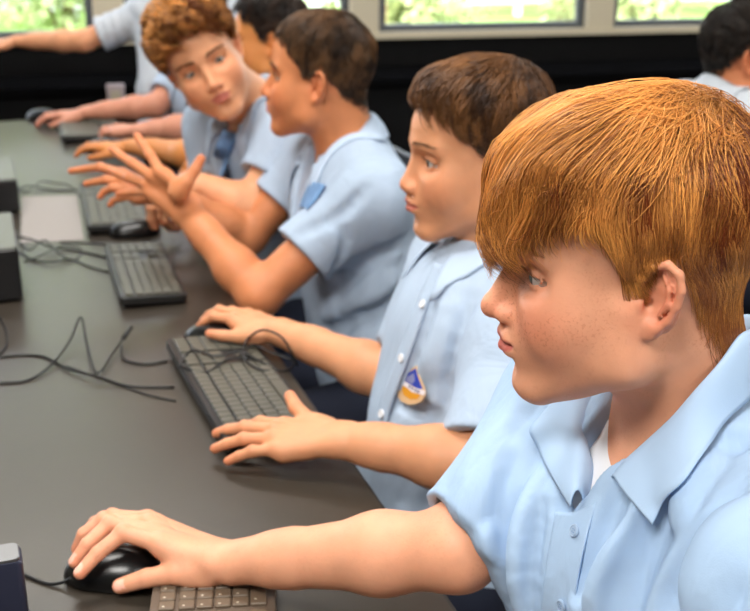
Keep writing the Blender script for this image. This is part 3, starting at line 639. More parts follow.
# ---- the freckled boy in front
def boy_A():
    O = px(634, 277, .875); sp = dict(O=O, M=frame(26, 3, 0), sc=.985, N=G(.262, .845, 1.025), SL=G(.318, .645, .960), SR=G(.212, 1.0, .962), H=G(.30, .82, .50), chest=.022, neckr=.97)
    el = px(458, 549, 1.03); W = T(224, 562, .038)
    h = dict(nails=True, W=W, X=nrm(T(150, 550, .05) - W), sc=1.02)
    f = [[T(160, 543, .056), T(123, 533, .062), T(98, 553, .048), T(80, 573, .033)],
         [T(154, 532, .056), T(110, 524, .058), T(88, 544, .046), T(75, 562, .030)],
         [T(148, 524, .048), T(104, 520, .048), T(84, 534, .036), T(77, 549, .018)],
         [T(147, 519, .038), T(112, 516, .036), T(95, 522, .024), T(86, 532, .010)]]
    h['f'] = f; h['t'] = [T(205, 572, .030), T(176, 573, .032), T(147, 578, .025), T(120, 586, .015)]
    Y = nrm(f[0][0] - f[3][0]); h['Z'] = nrm(np.cross(h['X'], Y)); h['Z'] *= np.sign(h['Z'][2]); h['Y'] = nrm(Y - h['X'] * (Y @ h['X'])); h['nz'] = nrm(V(0, 0, .4) - CAMF * .9)
    eL = G(.30, .64, .72); wL = G(.12, .60, .765)
    sp['arms'] = [(sp['SR'], el, W, h), (sp['SL'], eL, wL, hand_pose(wL, -RV + FV * .1, V(0, 0, 1), -1, [(10, 20, 12)] * 4))]
    sp['sleeves'] = [dict(sh=sp['SR'], el=el, f=.90, r0=.050, r1=.056), dict(sh=sp['SL'], el=eL, f=.8, r0=.060, r1=.062)]
    sp.update(res=.0021, res_shirt=.003, skin=lin(224, 160, 127), lip=lin(186, 90, 86), ruddy=.75, slk=.08, mskin='freckled_skin', mshirt='shirt', mcollar='collar', eyes=((.17, .22, .20), (0, 2)))
    sp['brow'] = dict(col=lin(176, 120, 76), n=90, w=.0002, dz=.002); sp['shirt'] = dict(off=.012, amp=.006, seed=3, vee=.070); sp['front'] = True
    wh = nrm((-.45, .18, .87))
    def flow(D, t, j):
        a = D - wh * (D @ wh)[:, None]; a /= np.linalg.norm(a, axis=1, keepdims=True) + 1e-6
        sw = np.cross(wh, D); front = np.clip(D[:, 0:1] + .25, 0, 1) * np.clip(D[:, 2:3] + .1, 0, 1)
        return a + .30 * sw + front * np.array([[.9, -.25, 0]]) + np.array([[0, 0, -1.]]) * (.35 + .6 * t) + j + .26 * np.stack([noise3(D * 2.4, 31), noise3(D * 2.4, 32), noise3(D * 2.4, 33)], 1)
    lo, hi = lin(112, 48, 14), lin(246, 170, 86)
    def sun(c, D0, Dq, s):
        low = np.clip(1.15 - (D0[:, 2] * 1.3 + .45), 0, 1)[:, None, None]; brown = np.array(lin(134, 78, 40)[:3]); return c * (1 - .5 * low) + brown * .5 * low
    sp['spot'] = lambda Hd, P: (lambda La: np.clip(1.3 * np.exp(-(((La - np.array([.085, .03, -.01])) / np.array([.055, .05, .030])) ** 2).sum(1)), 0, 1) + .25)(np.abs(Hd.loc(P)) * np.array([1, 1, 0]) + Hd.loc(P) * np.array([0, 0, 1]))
    def hair(sc):
        rl = ([0, 35, 52, 62, 72, 84, 98, 112, 140, 180], [34, 30, 18, 12, -6, -12, 4, -14, -44, -48])
        hm = ([0, 25, 38, 48, 55, 66, 72, 76, 90, 97, 108, 118, 140, 180], [-8, -4, 3, 7, 10, 9, 0, -22, -30, 0, 1, -26, -46, -50])
        def thick(a, e):
            A = np.abs(a); base = np.interp(A, [0, 40, 60, 90, 120, 180], [.037, .034, .022, .017, .018, .022]); lowf = np.interp(e, [-50, -20, 5, 30, 60, 90], [.10, .16, .60, 1, 1.15, 1.12])
            base = base + (.027 - base) * np.clip((e - 35) / 40, 0, 1)
            return base * np.where(A < 60, np.maximum(lowf, .72), lowf)
        L = lambda D: np.interp(D[:, 2], [-.5, .1, .5, 1], [.45, .8, 1.25, 1.55])
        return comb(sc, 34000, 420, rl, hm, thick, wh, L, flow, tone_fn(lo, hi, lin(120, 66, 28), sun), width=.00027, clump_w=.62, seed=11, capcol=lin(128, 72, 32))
    sp['hair'] = hair
    c = lambda pts: [(400 + x / 2.143, 330 + y / 2.14) for x, y in pts]
    sp['creases'] = [(-1, .010, .006, [(722, 532), (712, 565), (706, 608)]), (-1, .009, .005, [(742, 515), (735, 560), (730, 608)]), (-1, .010, .004, [(745, 488), (722, 517), (699, 554), (680, 592), (672, 615)]), (1, .014, .004, [(748, 520), (728, 545), (712, 580), (706, 610)]),
        (1, .012, .006, c([(590, 300), (520, 400), (450, 510), (400, 600)])), (-1, .010, .005, c([(640, 330), (560, 430), (500, 530), (470, 610)])), (-1, .008, .004, c([(480, 350), (430, 450), (390, 560)])),
        (-1, .009, .005, c([(262, 190), (215, 320), (200, 400), (232, 450)])), (1, .012, .005, c([(235, 215), (180, 300), (150, 370)])), (1, .008, .004, c([(110, 380), (150, 430), (215, 470)])),
        (-1, .010, .006, c([(250, 380), (235, 470), (245, 600)])), (1, .010, .005, c([(285, 340), (262, 450), (262, 580)])), (-1, .007, .004, c([(310, 380), (290, 480), (288, 600)])), (-1, .008, .004, c([(690, 250), (740, 235)])), (1, .008, .003, c([(660, 300), (620, 350), (600, 400)]))]
    return sp
def simple(O, psi, N, SL, SR, H, arms, pitch=0, roll=0, **kw):
    """arms: (shoulder key, elbow, wrist, hand, sleeve fraction)"""
    sp = dict(O=O, M=frame(psi, pitch, roll), N=N, SL=SL, SR=SR, H=H, sc=.97); sp['arms'] = []; sp['sleeves'] = []
    for k, el, wr, h, fr in arms:
        sp['arms'].append((sp[k], el, wr, h)); sp['sleeves'].append(dict(sh=sp[k], el=el, f=fr, r0=.056, r1=.060))
    sp.update(res=.003, res_shirt=.0045, skin=lin(222, 160, 122), lip=lin(190, 104, 94), ruddy=.5, mskin='skin', mshirt='shirt_pale', mcollar='collar_pale', collar={}, eyes=((.06, .035, .02), (0, 0)), brow=dict(col=lin(84, 56, 38), n=90, w=.00035))
    sp.update(kw); return sp
def boy_B():
    W1 = T(338, 439, .045); W2 = T(279, 331, .042)
    h1 = hand_pose(W1, T(235, 430, .035) - W1, V(-.1, 0, 1), -1, [(8, 14, 10), (2, 12, 8), (2, 14, 8), (4, 12, 8)], spread=(14, 3, -8, -16), thumb=((.026, .028, -.004), (.058, .042, .000), (.080, .056, .010), (.094, .072, .018)), sc=1.0)
    h2 = hand_pose(W2, T(222, 308, .057) - W2, V(0, .1, 1), 1, [(20, 28, 16), (18, 28, 16), (20, 30, 18), (24, 32, 20)], rise=(10, 10, 8, 4), sc=.92)
    SL, SR = G(.195, 1.33, .905), G(.125, 1.62, .905)
    return simple(px(482, 163, 1.5), 12, G(.178, 1.475, .975), SL, SR, G(.07, 1.40, .50), [('SL', G(.135, 1.20, .775), W1, h1, .86), ('SR', G(.045, 1.49, .755), W2, h2, .75)], pitch=2,
        hair=short_hair(9000, lin(58, 34, 18), lin(140, 94, 54), lin(50, 30, 16), 21, top=.024, side=.006, thick=lambda a, e: .006 + (.018 + .009 * np.clip(1 - np.abs(a) / 90, 0, 1) * np.clip((75 - e) / 35, 0, 1)) * np.clip((e - 2) / 38, 0, 1), rl=([0, 35, 52, 62, 72, 84, 98, 112, 140, 180], [33, 29, 16, 4, -12, -18, 4, -14, -40, -46])), skin=lin(216, 152, 112), face=dict(nose=.74, cheek=1.14), brow=dict(col=lin(120, 84, 58), n=70, w=.0003, dz=.002), creases=[(-1, .010, .005, [(470, 300), (455, 345), (447, 400)]), (-1, .009, .004, [(440, 300), (425, 340), (405, 400)]), (1, .010, .004, [(455, 290), (438, 345), (428, 372)]), (-1, .009, .004, [(398, 400), (420, 410), (440, 415)])], shirt=dict(off=.016, amp=.005, seed=4, vee=0), res=.0026, res_shirt=.004)
def boy_C():
    W1, W2 = G(-.352, 1.965, .895), G(-.41, 2.11, .885)
    h1 = hand_pose(W1, px(112, 166, 2.06) - W1, px(160, 178, 1.9) - px(160, 178, 2.0), -1, [(14, 14, 10), (10, 12, 8), (12, 14, 8), (16, 14, 10)], spread=(18, 4, -10, -24), thumb=((.020, .028, .004), (.036, .054, .006), (.050, .078, .008), (.064, .096, .008)), sc=1.05)
    h2 = hand_pose(W2, px(85, 178, 2.28) - W2, px(150, 170, 2.2) - px(150, 180, 2.2), 1, [(4, 10, 6), (20, 24, 14), (24, 30, 20), (30, 34, 20)], sc=.95)
    q = lambda L: [px(*a) for a in L]
    h1['f'] = [q([(160, 172, 2.0), (150, 155, 2.01), (143, 145, 2.02), (137, 136, 2.03)]), q([(152, 176, 2.01), (132, 163, 2.03), (121, 156, 2.05), (112, 149, 2.07)]), q([(147, 184, 2.02), (129, 178, 2.05), (119, 174, 2.07), (111, 171, 2.09)]), q([(149, 192, 2.02), (134, 192, 2.05), (125, 193, 2.06), (118, 194, 2.07)])]
    h1['t'] = q([(178, 192, 1.98), (187, 182, 1.97), (195, 170, 1.97), (201, 159, 1.97)])
    h2['f'] = [q([(122, 173, 2.16), (100, 167, 2.17), (85, 169, 2.19), (71, 171, 2.20)]), q([(124, 182, 2.15), (106, 180, 2.16), (95, 182, 2.17), (86, 184, 2.18)]), q([(128, 190, 2.14), (112, 188, 2.14), (104, 192, 2.15), (100, 197, 2.15)]), q([(134, 196, 2.13), (120, 198, 2.13), (113, 201, 2.14), (110, 205, 2.14)])]
    h2['t'] = q([(165, 192, 2.14), (154, 188, 2.14), (142, 184, 2.14), (132, 180, 2.14)])
    return simple(px(322, 85, 2.06), 31, G(-.055, 2.08, .985), G(-.005, 1.92, .935), G(-.125, 2.22, .935), G(.02, 1.99, .50), [('SL', G(-.205, 1.84, .770), W1, h1, .60), ('SR', G(-.262, 2.17, .78), W2, h2, .55)], pitch=-4,
        hair=short_hair(8000, lin(40, 26, 16), lin(108, 76, 48), lin(38, 24, 16), 22, top=.016, side=.004), skin=lin(208, 134, 90), face=dict(nose=1.0), creases=[(-1, .013, .008, [(326, 300), (352, 276), (385, 250), (412, 236)]), (1, .014, .007, [(330, 318), (360, 300), (405, 275)]), (-1, .012, .007, [(318, 335), (350, 325), (400, 305)]), (1, .012, .006, [(320, 350), (360, 345), (395, 330)]), (-1, .011, .006, [(330, 380), (350, 362), (380, 350)]), (-1, .010, .005, [(330, 215), (345, 240), (330, 275)]), (-1, .010, .005, [(365, 190), (340, 215), (300, 235)])], shirt=dict(off=.016, amp=.006, seed=5, vee=.12), blue_placket=True)
def boy_D():
    W1, W2 = px(200, 184, 2.26), px(186, 182, 2.38)
    h1 = hand_pose(W1, G(-1, -.1, -.3), V(0, 0, 1), -1, [(30, 40, 20)] * 4, sc=.9); h2 = hand_pose(W2, G(-.6, -.3, -.6), V(0, 0, 1), 1, [(40, 50, 30)] * 4, sc=.8)
    wh = None; f = Solid()
    sp = simple(px(207, 66, 2.27), -80, G(-.265, 2.41, 1.0), G(-.18, 2.28, .955), G(-.37, 2.50, .945), G(-.12, 2.45, .52), [('SL', px(250, 208, 2.27), W1, h1, .55), ('SR', G(-.36, 2.46, .79), W2, h2, .6)], pitch=2, roll=27,
        skin=lin(220, 158, 118), face=dict(nose=.84), shirt=dict(off=.016, amp=.005, seed=6, vee=.12), blue_placket=True, brow=dict(col=lin(120, 76, 44), n=120, w=.0005), eyes=((.10, .10, .08), (10, 5)))
    def thick(a, e):
        A = np.abs(a); return .010 + .030 * np.clip((e + 5) / 50, 0, 1) * np.interp(A, [0, 90, 180], [1.15, 1, .8])
    sp['hair'] = short_hair(9000, lin(110, 60, 26), lin(232, 162, 88), lin(110, 60, 26), 23, rl=([0, 35, 52, 62, 72, 84, 98, 112, 140, 180], [30, 26, 16, 12, -6, -8, 8, -8, -34, -42]), width=.0013, curl=.0105, clumps=170, lenk=1.5, cw=.96, thick=thick, stand=.5, cap=lin(70, 36, 16))
    return sp
def boy_E():
    W2, W1 = T(130, 146, .05), G(-.36, 2.80, .80)
    h2 = hand_pose(W2, T(96, 146, .045) - W2, V(0, 0, 1), 1, [(14, 26, 16)] * 4, rise=(14, 14, 14, 12), sc=.95); h1 = hand_pose(W1, G(-1, 0, 0), V(0, 0, 1), -1, [(20, 30, 20)] * 4)
    return simple(px(272, 45, 2.85), 24, G(-.24, 2.94, .955), G(-.20, 2.78, .90), G(-.32, 3.09, .90), G(-.14, 2.95, .5), [('SR', T(212, 158, .06), W2, h2, .5), ('SL', G(-.30, 2.74, .775), W1, h1, .55)],
        hair=short_hair(5000, lin(24, 16, 12), lin(58, 38, 26), lin(20, 14, 10), 24, top=.022, side=.008, width=.0008), skin=lin(214, 138, 78), res=.004, res_shirt=.006, shirt=dict(off=.016, amp=.005, seed=7, vee=0))
def boy_F():
    W2, W1 = T(86, 112, .05), T(140, 130, .045)
    h2 = hand_pose(W2, T(38, 117, .03) - W2, V(0, 0, 1), 1, [(10, 26, 16)] * 4, rise=(10, 10, 10, 8), sc=1.0); h1 = hand_pose(W1, T(98, 127, .04) - W1, V(0, 0, 1), -1, [(24, 40, 24)] * 4, rise=(14,) * 4, sc=1.05)
    return simple(px(196, 12, 3.45), 10, G(-.55, 3.62, .92), G(-.50, 3.45, .87), G(-.66, 3.72, .86), G(-.46, 3.62, .5), [('SR', G(-.72, 3.62, .80), W2, h2, .62), ('SL', G(-.56, 3.36, .78), W1, h1, .6)],
        hair=short_hair(4000, lin(60, 36, 18), lin(120, 80, 50), lin(50, 30, 18), 25, top=.02, side=.008, width=.0008), skin=lin(208, 144, 118), res=.0045, res_shirt=.006, shirt=dict(off=.014, amp=.005, seed=8, vee=0), eyes=None)
def boy_G():
    SR = px(152, 14, 3.95); el = px(84, 41, 3.95); wr = px(16, 41, 4.0); hd = hand_pose(wr, px(-36, 44, 4.0) - wr, V(0, 0, 1), 1, [(10, 12, 10)] * 4)
    N = px(198, -25, 3.95); SL = px(262, 10, 3.98)
    return simple(N + V(-.10, 0, .17), 0, N, SL, SR, px(192, 140, 3.88), [('SR', el, wr, hd, .75), ('SL', px(275, 70, 4.0), px(262, 110, 3.9), hand_pose(px(262, 110, 3.9), V(0, 0, -1), V(0, -1, 0), -1, [(20, 20, 20)] * 4), .8)],
        hair=short_hair(3000, lin(40, 26, 18), lin(90, 60, 40), lin(40, 26, 18), 26, width=.001), skin=lin(226, 160, 120), res=.005, res_shirt=.006, shirt=dict(off=.03, amp=.008, seed=9, vee=0), mshirt='shirt_grey', mcollar='shirt_grey', eyes=None, build=1.25, stand=True)
def boy_H():
    O = px(742, 62, 2.62); N = O + EXr * -.03 + V(0, 0, -.085); SL = N + FV * .14 - RV * .06 - V(0, 0, .05); SR = N - FV * .14 + RV * .06 - V(0, 0, .05)
    e1, e2 = SL + RV * .16 - V(0, 0, .17), SR + RV * .16 - V(0, 0, .17)
    w1, w2 = e1 + RV * .22, e2 + RV * .22
    return simple(O, 199, N, SL, SR, N - V(0, 0, .45) - RV * .02, [('SL', e1, w1, hand_pose(w1, RV, V(0, 0, 1), -1, [(15, 20, 15)] * 4), .7), ('SR', e2, w2, hand_pose(w2, RV, V(0, 0, 1), 1, [(15, 20, 15)] * 4), .7)],
        hair=short_hair(5000, lin(16, 12, 10), lin(44, 32, 24), lin(14, 10, 8), 27, top=.024, side=.010, width=.0008), skin=lin(216, 136, 92), res=.004, res_shirt=.006, mshirt='shirt_grey', mcollar='shirt_grey', shirt=dict(off=.016, amp=.005, seed=10, vee=0))
EXr = RV
PEOPLE['A'] = (boy_A, 'boy with ginger fringe and freckled cheeks in pale blue shirt, nearest the camera')
PEOPLE['B'] = (boy_B, 'brown haired boy with a crest badge, one hand spread over a keyboard')
PEOPLE['C'] = (boy_C, 'boy with short cropped brown hair clasping his raised hands, seen from behind his left ear')
PEOPLE['D'] = (boy_D, 'curly ginger haired boy with tilted head looking toward the camera')
PEOPLE['E'] = (boy_E, 'dark haired boy mostly hidden between the curly haired boy and the cropped haired one')
PEOPLE['F'] = (boy_F, 'person at the far end of the desk behind the curly haired boy, both forearms resting')
PEOPLE['G'] = (boy_G, 'person in loose pale grey shirt at the back, arm stretched out left')
PEOPLE['H'] = (boy_H, 'black haired person in grey shirt at the right edge, turned away to the right')
# ---------------------------------------------------------------- clothing details laid where they are seen
def near_solid(sp, extra=.0):
    S = Solid(); trunk(S, sp, .014, lower=False); S.sub(sp['shirtS'], .004); N = sp['N']; w = sp['Hd'].w
    S.cap(w((-.026, 0, -.045)), N, .056 + extra, .064 + extra, .02); return S
def filled(sp, off):
    S = Solid(); trunk(S, sp, off, lower=False); return S
def hits(S, pts, off=0.0, t0=.4):
    D = np.array([ray(u, v) for u, v in pts]); H, ok = S.hit(np.repeat(CAM[None], len(pts), 0), D, tmax=4, t0=t0, n=120); return H + S.grad(H) * off
def panel(sp, S, name, rows, mt, off=.0015, n=8, m=8, th=.0012, parent=None, fit=True):
    """rows of pixel points dropped on the cloth and joined into a sheet"""
    if not fit: return grid_mesh(name, sheet([hits(S, r, off) for r in rows], n, m), parent, MATS[mt], th)
    px_ = sheet([[(u, v, 0) for u, v in r] for r in rows], n, m); sh = px_.shape; uv = px_.reshape(-1, 3)[:, :2]; H = hits(S, uv); z = (H - CAM) @ CAMF; c = uv.mean(0); q = (uv - c) / 50
    A = np.stack([np.ones(len(q)), q[:, 0], q[:, 1], q[:, 0] ** 2, q[:, 0] * q[:, 1], q[:, 1] ** 2], 1); w = np.ones(len(q))
    for _ in range(5): k = np.linalg.lstsq(A * w[:, None], z * w, rcond=None)[0]; r_ = z - A @ k; w = 1 / (1 + (r_ / .003) ** 2)
    z = np.clip(z, A @ k - .006, A @ k + .003) * .5 + (A @ k) * .5; P = (CAM + np.array([ray(*a) for a in uv]) * (z - off * 1.5)[:, None]).reshape(sh); return grid_mesh(name, P, parent, MATS[mt], th)
    if push: Q = P.reshape(-1, 3); d = S.ev(Q); P = (Q + S.grad(Q) * (np.maximum(off - d, 0))[:, None]).reshape(sh)
    return grid_mesh(name, P, parent, MATS[mt], th)
def disc(name, c, n, r, th, mt, parent, holes=0):
    n = nrm(n); a = nrm(np.cross(n, (0, 0, 1))); b = np.cross(n, a); M = np.stack([a, b, n], 1); m = MB()
    rim = [(r * math.cos(q), r * math.sin(q)) for q in np.linspace(0, 2 * math.pi, 20, endpoint=False)]
    m.prism(rim, c + n * th / 2, th / 2, M, th * .25)
    for k in range(20):
        q, q2 = k * math.pi / 10, (k + 1) * math.pi / 10
    m.tube([c + n * th + (a * math.cos(q) + b * math.sin(q)) * r * .82 for q in np.linspace(0, 2 * math.pi, 21)], r * .10, 5)
    o = m.build(name, MATS[mt], parent); smooth_obj(o)
    if holes:
        for k in range(4): q = k * math.pi / 2 + .78; d = MB(); p = c + n * th + (a * math.cos(q) + b * math.sin(q)) * r * .28; d.prism([(r * .11 * math.cos(x), r * .11 * math.sin(x)) for x in np.linspace(0, 6.283, 9)[:-1]], p, .0001, M); h = d.build('thread_hole', MATS['placket'], o)
    return o
def dress_A(o, sp):
    S = near_solid(sp); Sc = sp['shirtS']
    # white undershirt in the open neck
    U = Solid(); trunk(U, sp, .000, lower=False); w = sp['Hd'].w; U.cap(w((-.026, 0, -.045)), sp['N'], .053, .0605, .02)
    p1 = hits(U, [(601, 438)])[0]; ax = nrm(w((-.026, 0, -.045)) - sp['N']); tilt = nrm(ax * 1.0 + sp['tf'][:, 0] * .35); U.plane(p1, tilt, .003)
    c_ = hits(U, [(603, 470)])[0]; U.ops.append(('i', .003, 'e', (c_.astype(f32), np.array([.10, .050, .052], f32), sp['tf'].astype(f32)), c_, 1e9)); cloth(U, .0035, 'undershirt', o, MATS['undershirt'])
    # near collar leaf: fold line from the front round to the nape, outer edge with its point
    fold = hits(S, [(611, 469), (624, 455), (644, 434), (668, 407), (692, 377), (715, 350)], .004); edge = hits(S, [(656, 526), (668, 508), (685, 486), (703, 462), (722, 432), (742, 408)], .004)
    N = sp['N']; F_, L_, U_ = sp['tf'].T; nape = [px(738, 324, .852), px(757, 316, .885), px(752, 308, .935), px(706, 318, .975), px(640, 360, .985)]
    nedge = [px(766, 384, .868), px(792, 372, .90), px(786, 350, .95), px(728, 342, 1.01), px(640, 388, 1.03)]
    ffold = hits(S, [(588, 412), (591, 445), (585, 488)], .004); fedge = hits(S, [(538, 424), (543, 452), (575, 508)], .004)
    A = np.concatenate([fold, nape, ffold]); B = np.concatenate([edge, nedge, fedge]); rows = []
    for q in np.linspace(0, 1, 11):
        P = spline(A * (1 - q) + B * q, 8); 
        if 0 < q: d = S.ev(P);  P = P + S.grad(P) * np.maximum(.0052 - d, 0)[:, None] + S.grad(P) * .003 * math.sin(q * math.pi)
        rows.append(P)
    Ai = spline(A, 8); c0 = np.array(N) + U_ * .05; inn = []
    for q in (1, .5): P = Ai - U_ * .026 * q; v = c0 - P; v -= U_ * (v @ U_)[:, None]; P = P + v / (np.linalg.norm(v, axis=1, keepdims=True) + 1e-9) * .005 * q; inn.append(P)
    Z = np.stack(inn + rows, 0)
    for _ in range(4):
        Y = Z.copy(); Y[1:-1] += (Z[:-2] + Z[2:] - 2 * Z[1:-1]) * .25; Y[:, 1:-1] += (Z[:, :-2] + Z[:, 2:] - 2 * Z[:, 1:-1]) * .25; Z = Y
    grid_mesh('collar', Z, o, MATS['collar'], .0016)
    panel(sp, filled(sp, .013), 'placket', [[(556, 512), (551, 540), (545, 575), (540, 625)], [(574, 512), (568, 545), (560, 580), (555, 625)], [(596, 503), (586, 540), (578, 580), (573, 625)]], 'shirt', .0016, 8, 8, .0016, o)
    b = hits(filled(sp, .0155), [(575, 531), (562, 606)]); 
    for p in b: disc('button', p, S.grad(p[None])[0], .0056, .0018, 'button', o, 1)
def badge(o, sp, u, v, w, mt0='badge_cream'):
    S = sp['shirtS']; c = hits(S, [(u, v)])[0]; g = S.grad(c[None])[0]; up = nrm(CAMU - g * (CAMU @ g)); rt = np.cross(up, g); up = nrm(up + rt * .12 * 0); M = np.stack([rt, up, g], 1); c = c + g * .003
    P = lambda pts: [(x * w * 2.1, y * w) for x, y in pts]
    sh = [(-.02, 1.15), (.30, .55), (.62, .10), (.80, -.18), (.84, -.45), (.70, -.80), (.35, -1.02), (-.05, -1.10), (-.50, -1.0), (-.78, -.78), (-.86, -.35), (-.84, .25), (-.80, .50), (-.45, .78)]
    r = MB(); r.prism(P(sh), c, .0007, M); root = r.build('badge', MATS['badge_cream'], o)
    def pc(n, pts, m, z): q = MB(); q.prism(P(pts), c + g * z, .0003, M); q.build(n, MATS[m], root)
    pc('crest_field', [(-.02, .98), (.28, .42), (.64, -.10), (.40, -.16), (.0, -.02), (-.62, .22), (-.55, .55)], 'badge_blue', .0009); pc('crest_sail', [(-.05, .70), (.10, .30), (-.02, .06), (-.45, .22), (-.40, .45)], 'badge_grey', .0013)
    pc('crest_base', [(-.60, .02), (-.1, -.22), (.60, -.42), (.45, -.72), (.05, -.80), (-.40, -.62), (-.62, -.30)], 'badge_gold', .0009)
    pc('crest_ribbon', [(-.84, .22), (-.35, .12), (.10, -.10), (.84, -.18), (.82, -.44), (.10, -.38), (-.35, -.14), (-.84, .0)], 'badge_white', .0013)
    for x, y in ((-.12, -.08), (.06, -.17), (.28, -.24), (.46, -.28)): pc('crest_letter', [(x - .06, y - .06), (x + .06, y - .08), (x + .06, y + .04), (x - .06, y + .05)], 'badge_dark', .0017)
for n, c in (('badge_cream', (206, 170, 130)), ('badge_blue', (44, 62, 158)), ('badge_grey', (126, 128, 168)), ('badge_gold', (206, 140, 30)), ('badge_white', (220, 212, 214)), ('badge_dark', (70, 66, 100))): mat(n, lin(*c), .8, .2)
def dress_B(o, sp):
    Sc = sp['shirtS']; badge(o, sp, 415, 386, .0235)
    panel(sp, Sc, 'placket', [[(434, 262), (418, 300), (399, 350), (381, 400), (372, 430)], [(443, 266), (428, 304), (410, 354), (392, 404), (384, 436)]], 'shirt_pale', .003, 8, 4, .0016, o)
    for u, v in ((425, 305), (404, 358), (384, 414)): p = hits(Sc, [(u, v)], .004); disc('button', p[0], Sc.grad(p)[0], .0062, .002, 'undershirt', o)
def blue_strip(o, sp, rows):
    panel(sp, sp['shirtS'], 'placket', rows, 'placket', .004, 6, 4, .0016, o, False)
import time
t0 = time.time()
PO = {}
for k in 'ABCDEFGH':
    if k == '-': continue
    fn, lab = PEOPLE[k]; sp = fn(); o = person(sp, lab); PO[k] = (o, sp)
    if k == 'A': dress_A(o, sp)
    if k == 'B': dress_B(o, sp)
    if k == 'C': blue_strip(o, sp, [[(312, 182), (306, 195), (301, 207)], [(327, 186), (318, 200), (308, 211)]])
    if k == 'D': blue_strip(o, sp, [[(222, 130), (214, 155), (208, 180), (206, 200)], [(240, 134), (230, 160), (220, 185), (216, 204)]])
def chair(c, F, label):
    Fh = nrm(V(F[0], F[1], 0)); Lh = V(-Fh[1], Fh[0], 0); M = np.stack([Fh, Lh, V(0, 0, 1)], 1); c = V(c[0], c[1], 0); P = lambda x, y, z: c + M @ V(x, y, z)
    t = empty('chair', tuple(c), label, 'chair', None)
    s = MB(); s.prism(rrect(.20, .20, .05), P(.03, 0, .395), .014, M, .006); smooth_obj(s.build('seat', MATS['black_plastic'], t))
    Mb = M @ roty(math.radians(-8)) @ np.array([[0, 0, 1.], [0, 1, 0], [-1, 0, 0]]).T
    b = MB(); b.prism(rrect(.10, .19, .05), P(-.215, 0, .66), .009, Mb, .004); smooth_obj(b.build('backrest', MATS['black_plastic'], t))
    for g in (1, -1):
        for e in (1, -1):
            l = MB(); l.tube([P(.03 + e * .15, g * .15, .385), P(.03 + e * .20, g * .19, .0)], .011, 8); l.build('leg', MATS['metal_dark'], t, True)
        r = MB(); r.tube(spline([P(-.12, g * .16, .385), P(-.20, g * .165, .42), P(-.205, g * .165, .55), P(-.222, g * .165, .68)], 4), .010, 8); r.build('back_frame', MATS['metal_dark'], t, True)
mat('black_plastic', lin(24, 24, 26), .38, .5, bump=(500, .05)); mat('metal_dark', lin(50, 50, 54), .45, .4, metal=.6)
WHO = dict(A='the ginger boy in front', B='the boy with the crest badge', C='the cropped haired boy with clasped hands', D='the curly haired boy', E='the half hidden dark haired boy', F='the person at the far end of the desk', H='the black haired person at the right edge')
for k, (o, sp) in PO.items():
    if k in WHO: chair(sp['H'] - nrm(sp['tf'][:, 0] * V(1, 1, 0)) * .03, sp['tf'][:, 0], 'black chair carrying ' + WHO[k])
# ---------------------------------------------------------------- things on the desk
mat('desk', lin(58, 52, 45), .33, .5, noise=(14, .05), bump=(260, .05)); mat('desk_edge', lin(46, 44, 44), .5, .4)
mat('black_plastic', lin(24, 24, 26), .38, .5, bump=(500, .05)); mat('dark_plastic', lin(28, 28, 28), .42, .5); mat('gloss_black', lin(12, 12, 13), .28, .45)
mat('key', lin(86, 84, 74), .42, .5); mat('key_light', lin(104, 88, 72), .45, .5); mat('base_light', lin(96, 82, 70), .45, .5); mat('legend', lin(205, 196, 180), .6, .2)
mat('cable', lin(20, 20, 22), .45, .5); mat('unit_top_sheen', lin(98, 100, 92), .5, .4); mat('navy_plastic', lin(34, 38, 58), .45, .5); mat('pale_sheet', lin(158, 152, 148), .8, .2)  # lid grey has the reflection on a dark case top painted in
mat('steel', lin(120, 120, 122), .35, .5, metal=.8); mat('metal_dark', lin(50, 50, 54), .45, .4, metal=.6)
TX = .398
def desk():
    t = empty('desk', (-.35, 2.2, 0), 'long dark grey laminate computer desk running past all the seated boys', 'desk')
    m = MB(); m.box((-.36, 2.02, TAB - .0125), (TX + .36, 1.92, .0125), bev=.003); smooth_obj(m.build('desktop', MATS['desk'], t))
    e = MB(); e.box((TX + .0015, 2.02, TAB - .0135), (.0016, 1.92, .0115)); e.build('edge_strip', MATS['desk_edge'], t)
    for x in (-1.0, .25):
        for y in (.3, 2.1, 3.8):
            l = MB(); l.box((x, y, (TAB - .025) / 2), (.025, .025, (TAB - .025) / 2), bev=.004); l.build('leg', MATS['metal_dark'], t)
    b = MB(); b.box((-.36, 2.02, TAB - .045), (.62, 1.75, .02)); b.build('apron', MATS['metal_dark'], t)
desk()
def keyrows():
    """(row, x0, width) in key units along 22 units of length"""
    out = []
    for r in range(6):
        y = r
        if r == 5: row = [(0, 1.25), (1.25, 1.25), (2.5, 1.25), (3.75, 6.25), (10, 1.25), (11.25, 1.25), (12.5, 1.25), (13.75, 1.25)]
        elif r == 4: row = [(0, 2.25)] + [(2.25 + i, 1) for i in range(10)] + [(12.25, 2.75)]
        elif r == 3: row = [(0, 1.75)] + [(1.75 + i, 1) for i in range(11)] + [(12.75, 2.25)]
        elif r == 2: row = [(0, 1.5)] + [(1.5 + i, 1) for i in range(12)] + [(13.5, 1.5)]
        elif r == 1: row = [(i, 1) for i in range(13)] + [(13, 2)]
        else: row = [(i * 1.0, 1) for i in range(15)]
        if r in (0, 1, 2): row += [(15.4 + i, 1) for i in range(3)]
        if r == 4: row += [(16.4, 1)]
        if r == 5: row += [(15.4 + i, 1) for i in range(3)]
        if r == 5: row += [(18.8, 2), (20.8, 1)]
        else: row += [(18.8 + i, 1) for i in range(4 if r != 5 else 0)]
        out += [(r, a, w) for a, w in row if a + w <= 22.85]
    return out
KEYME = {}
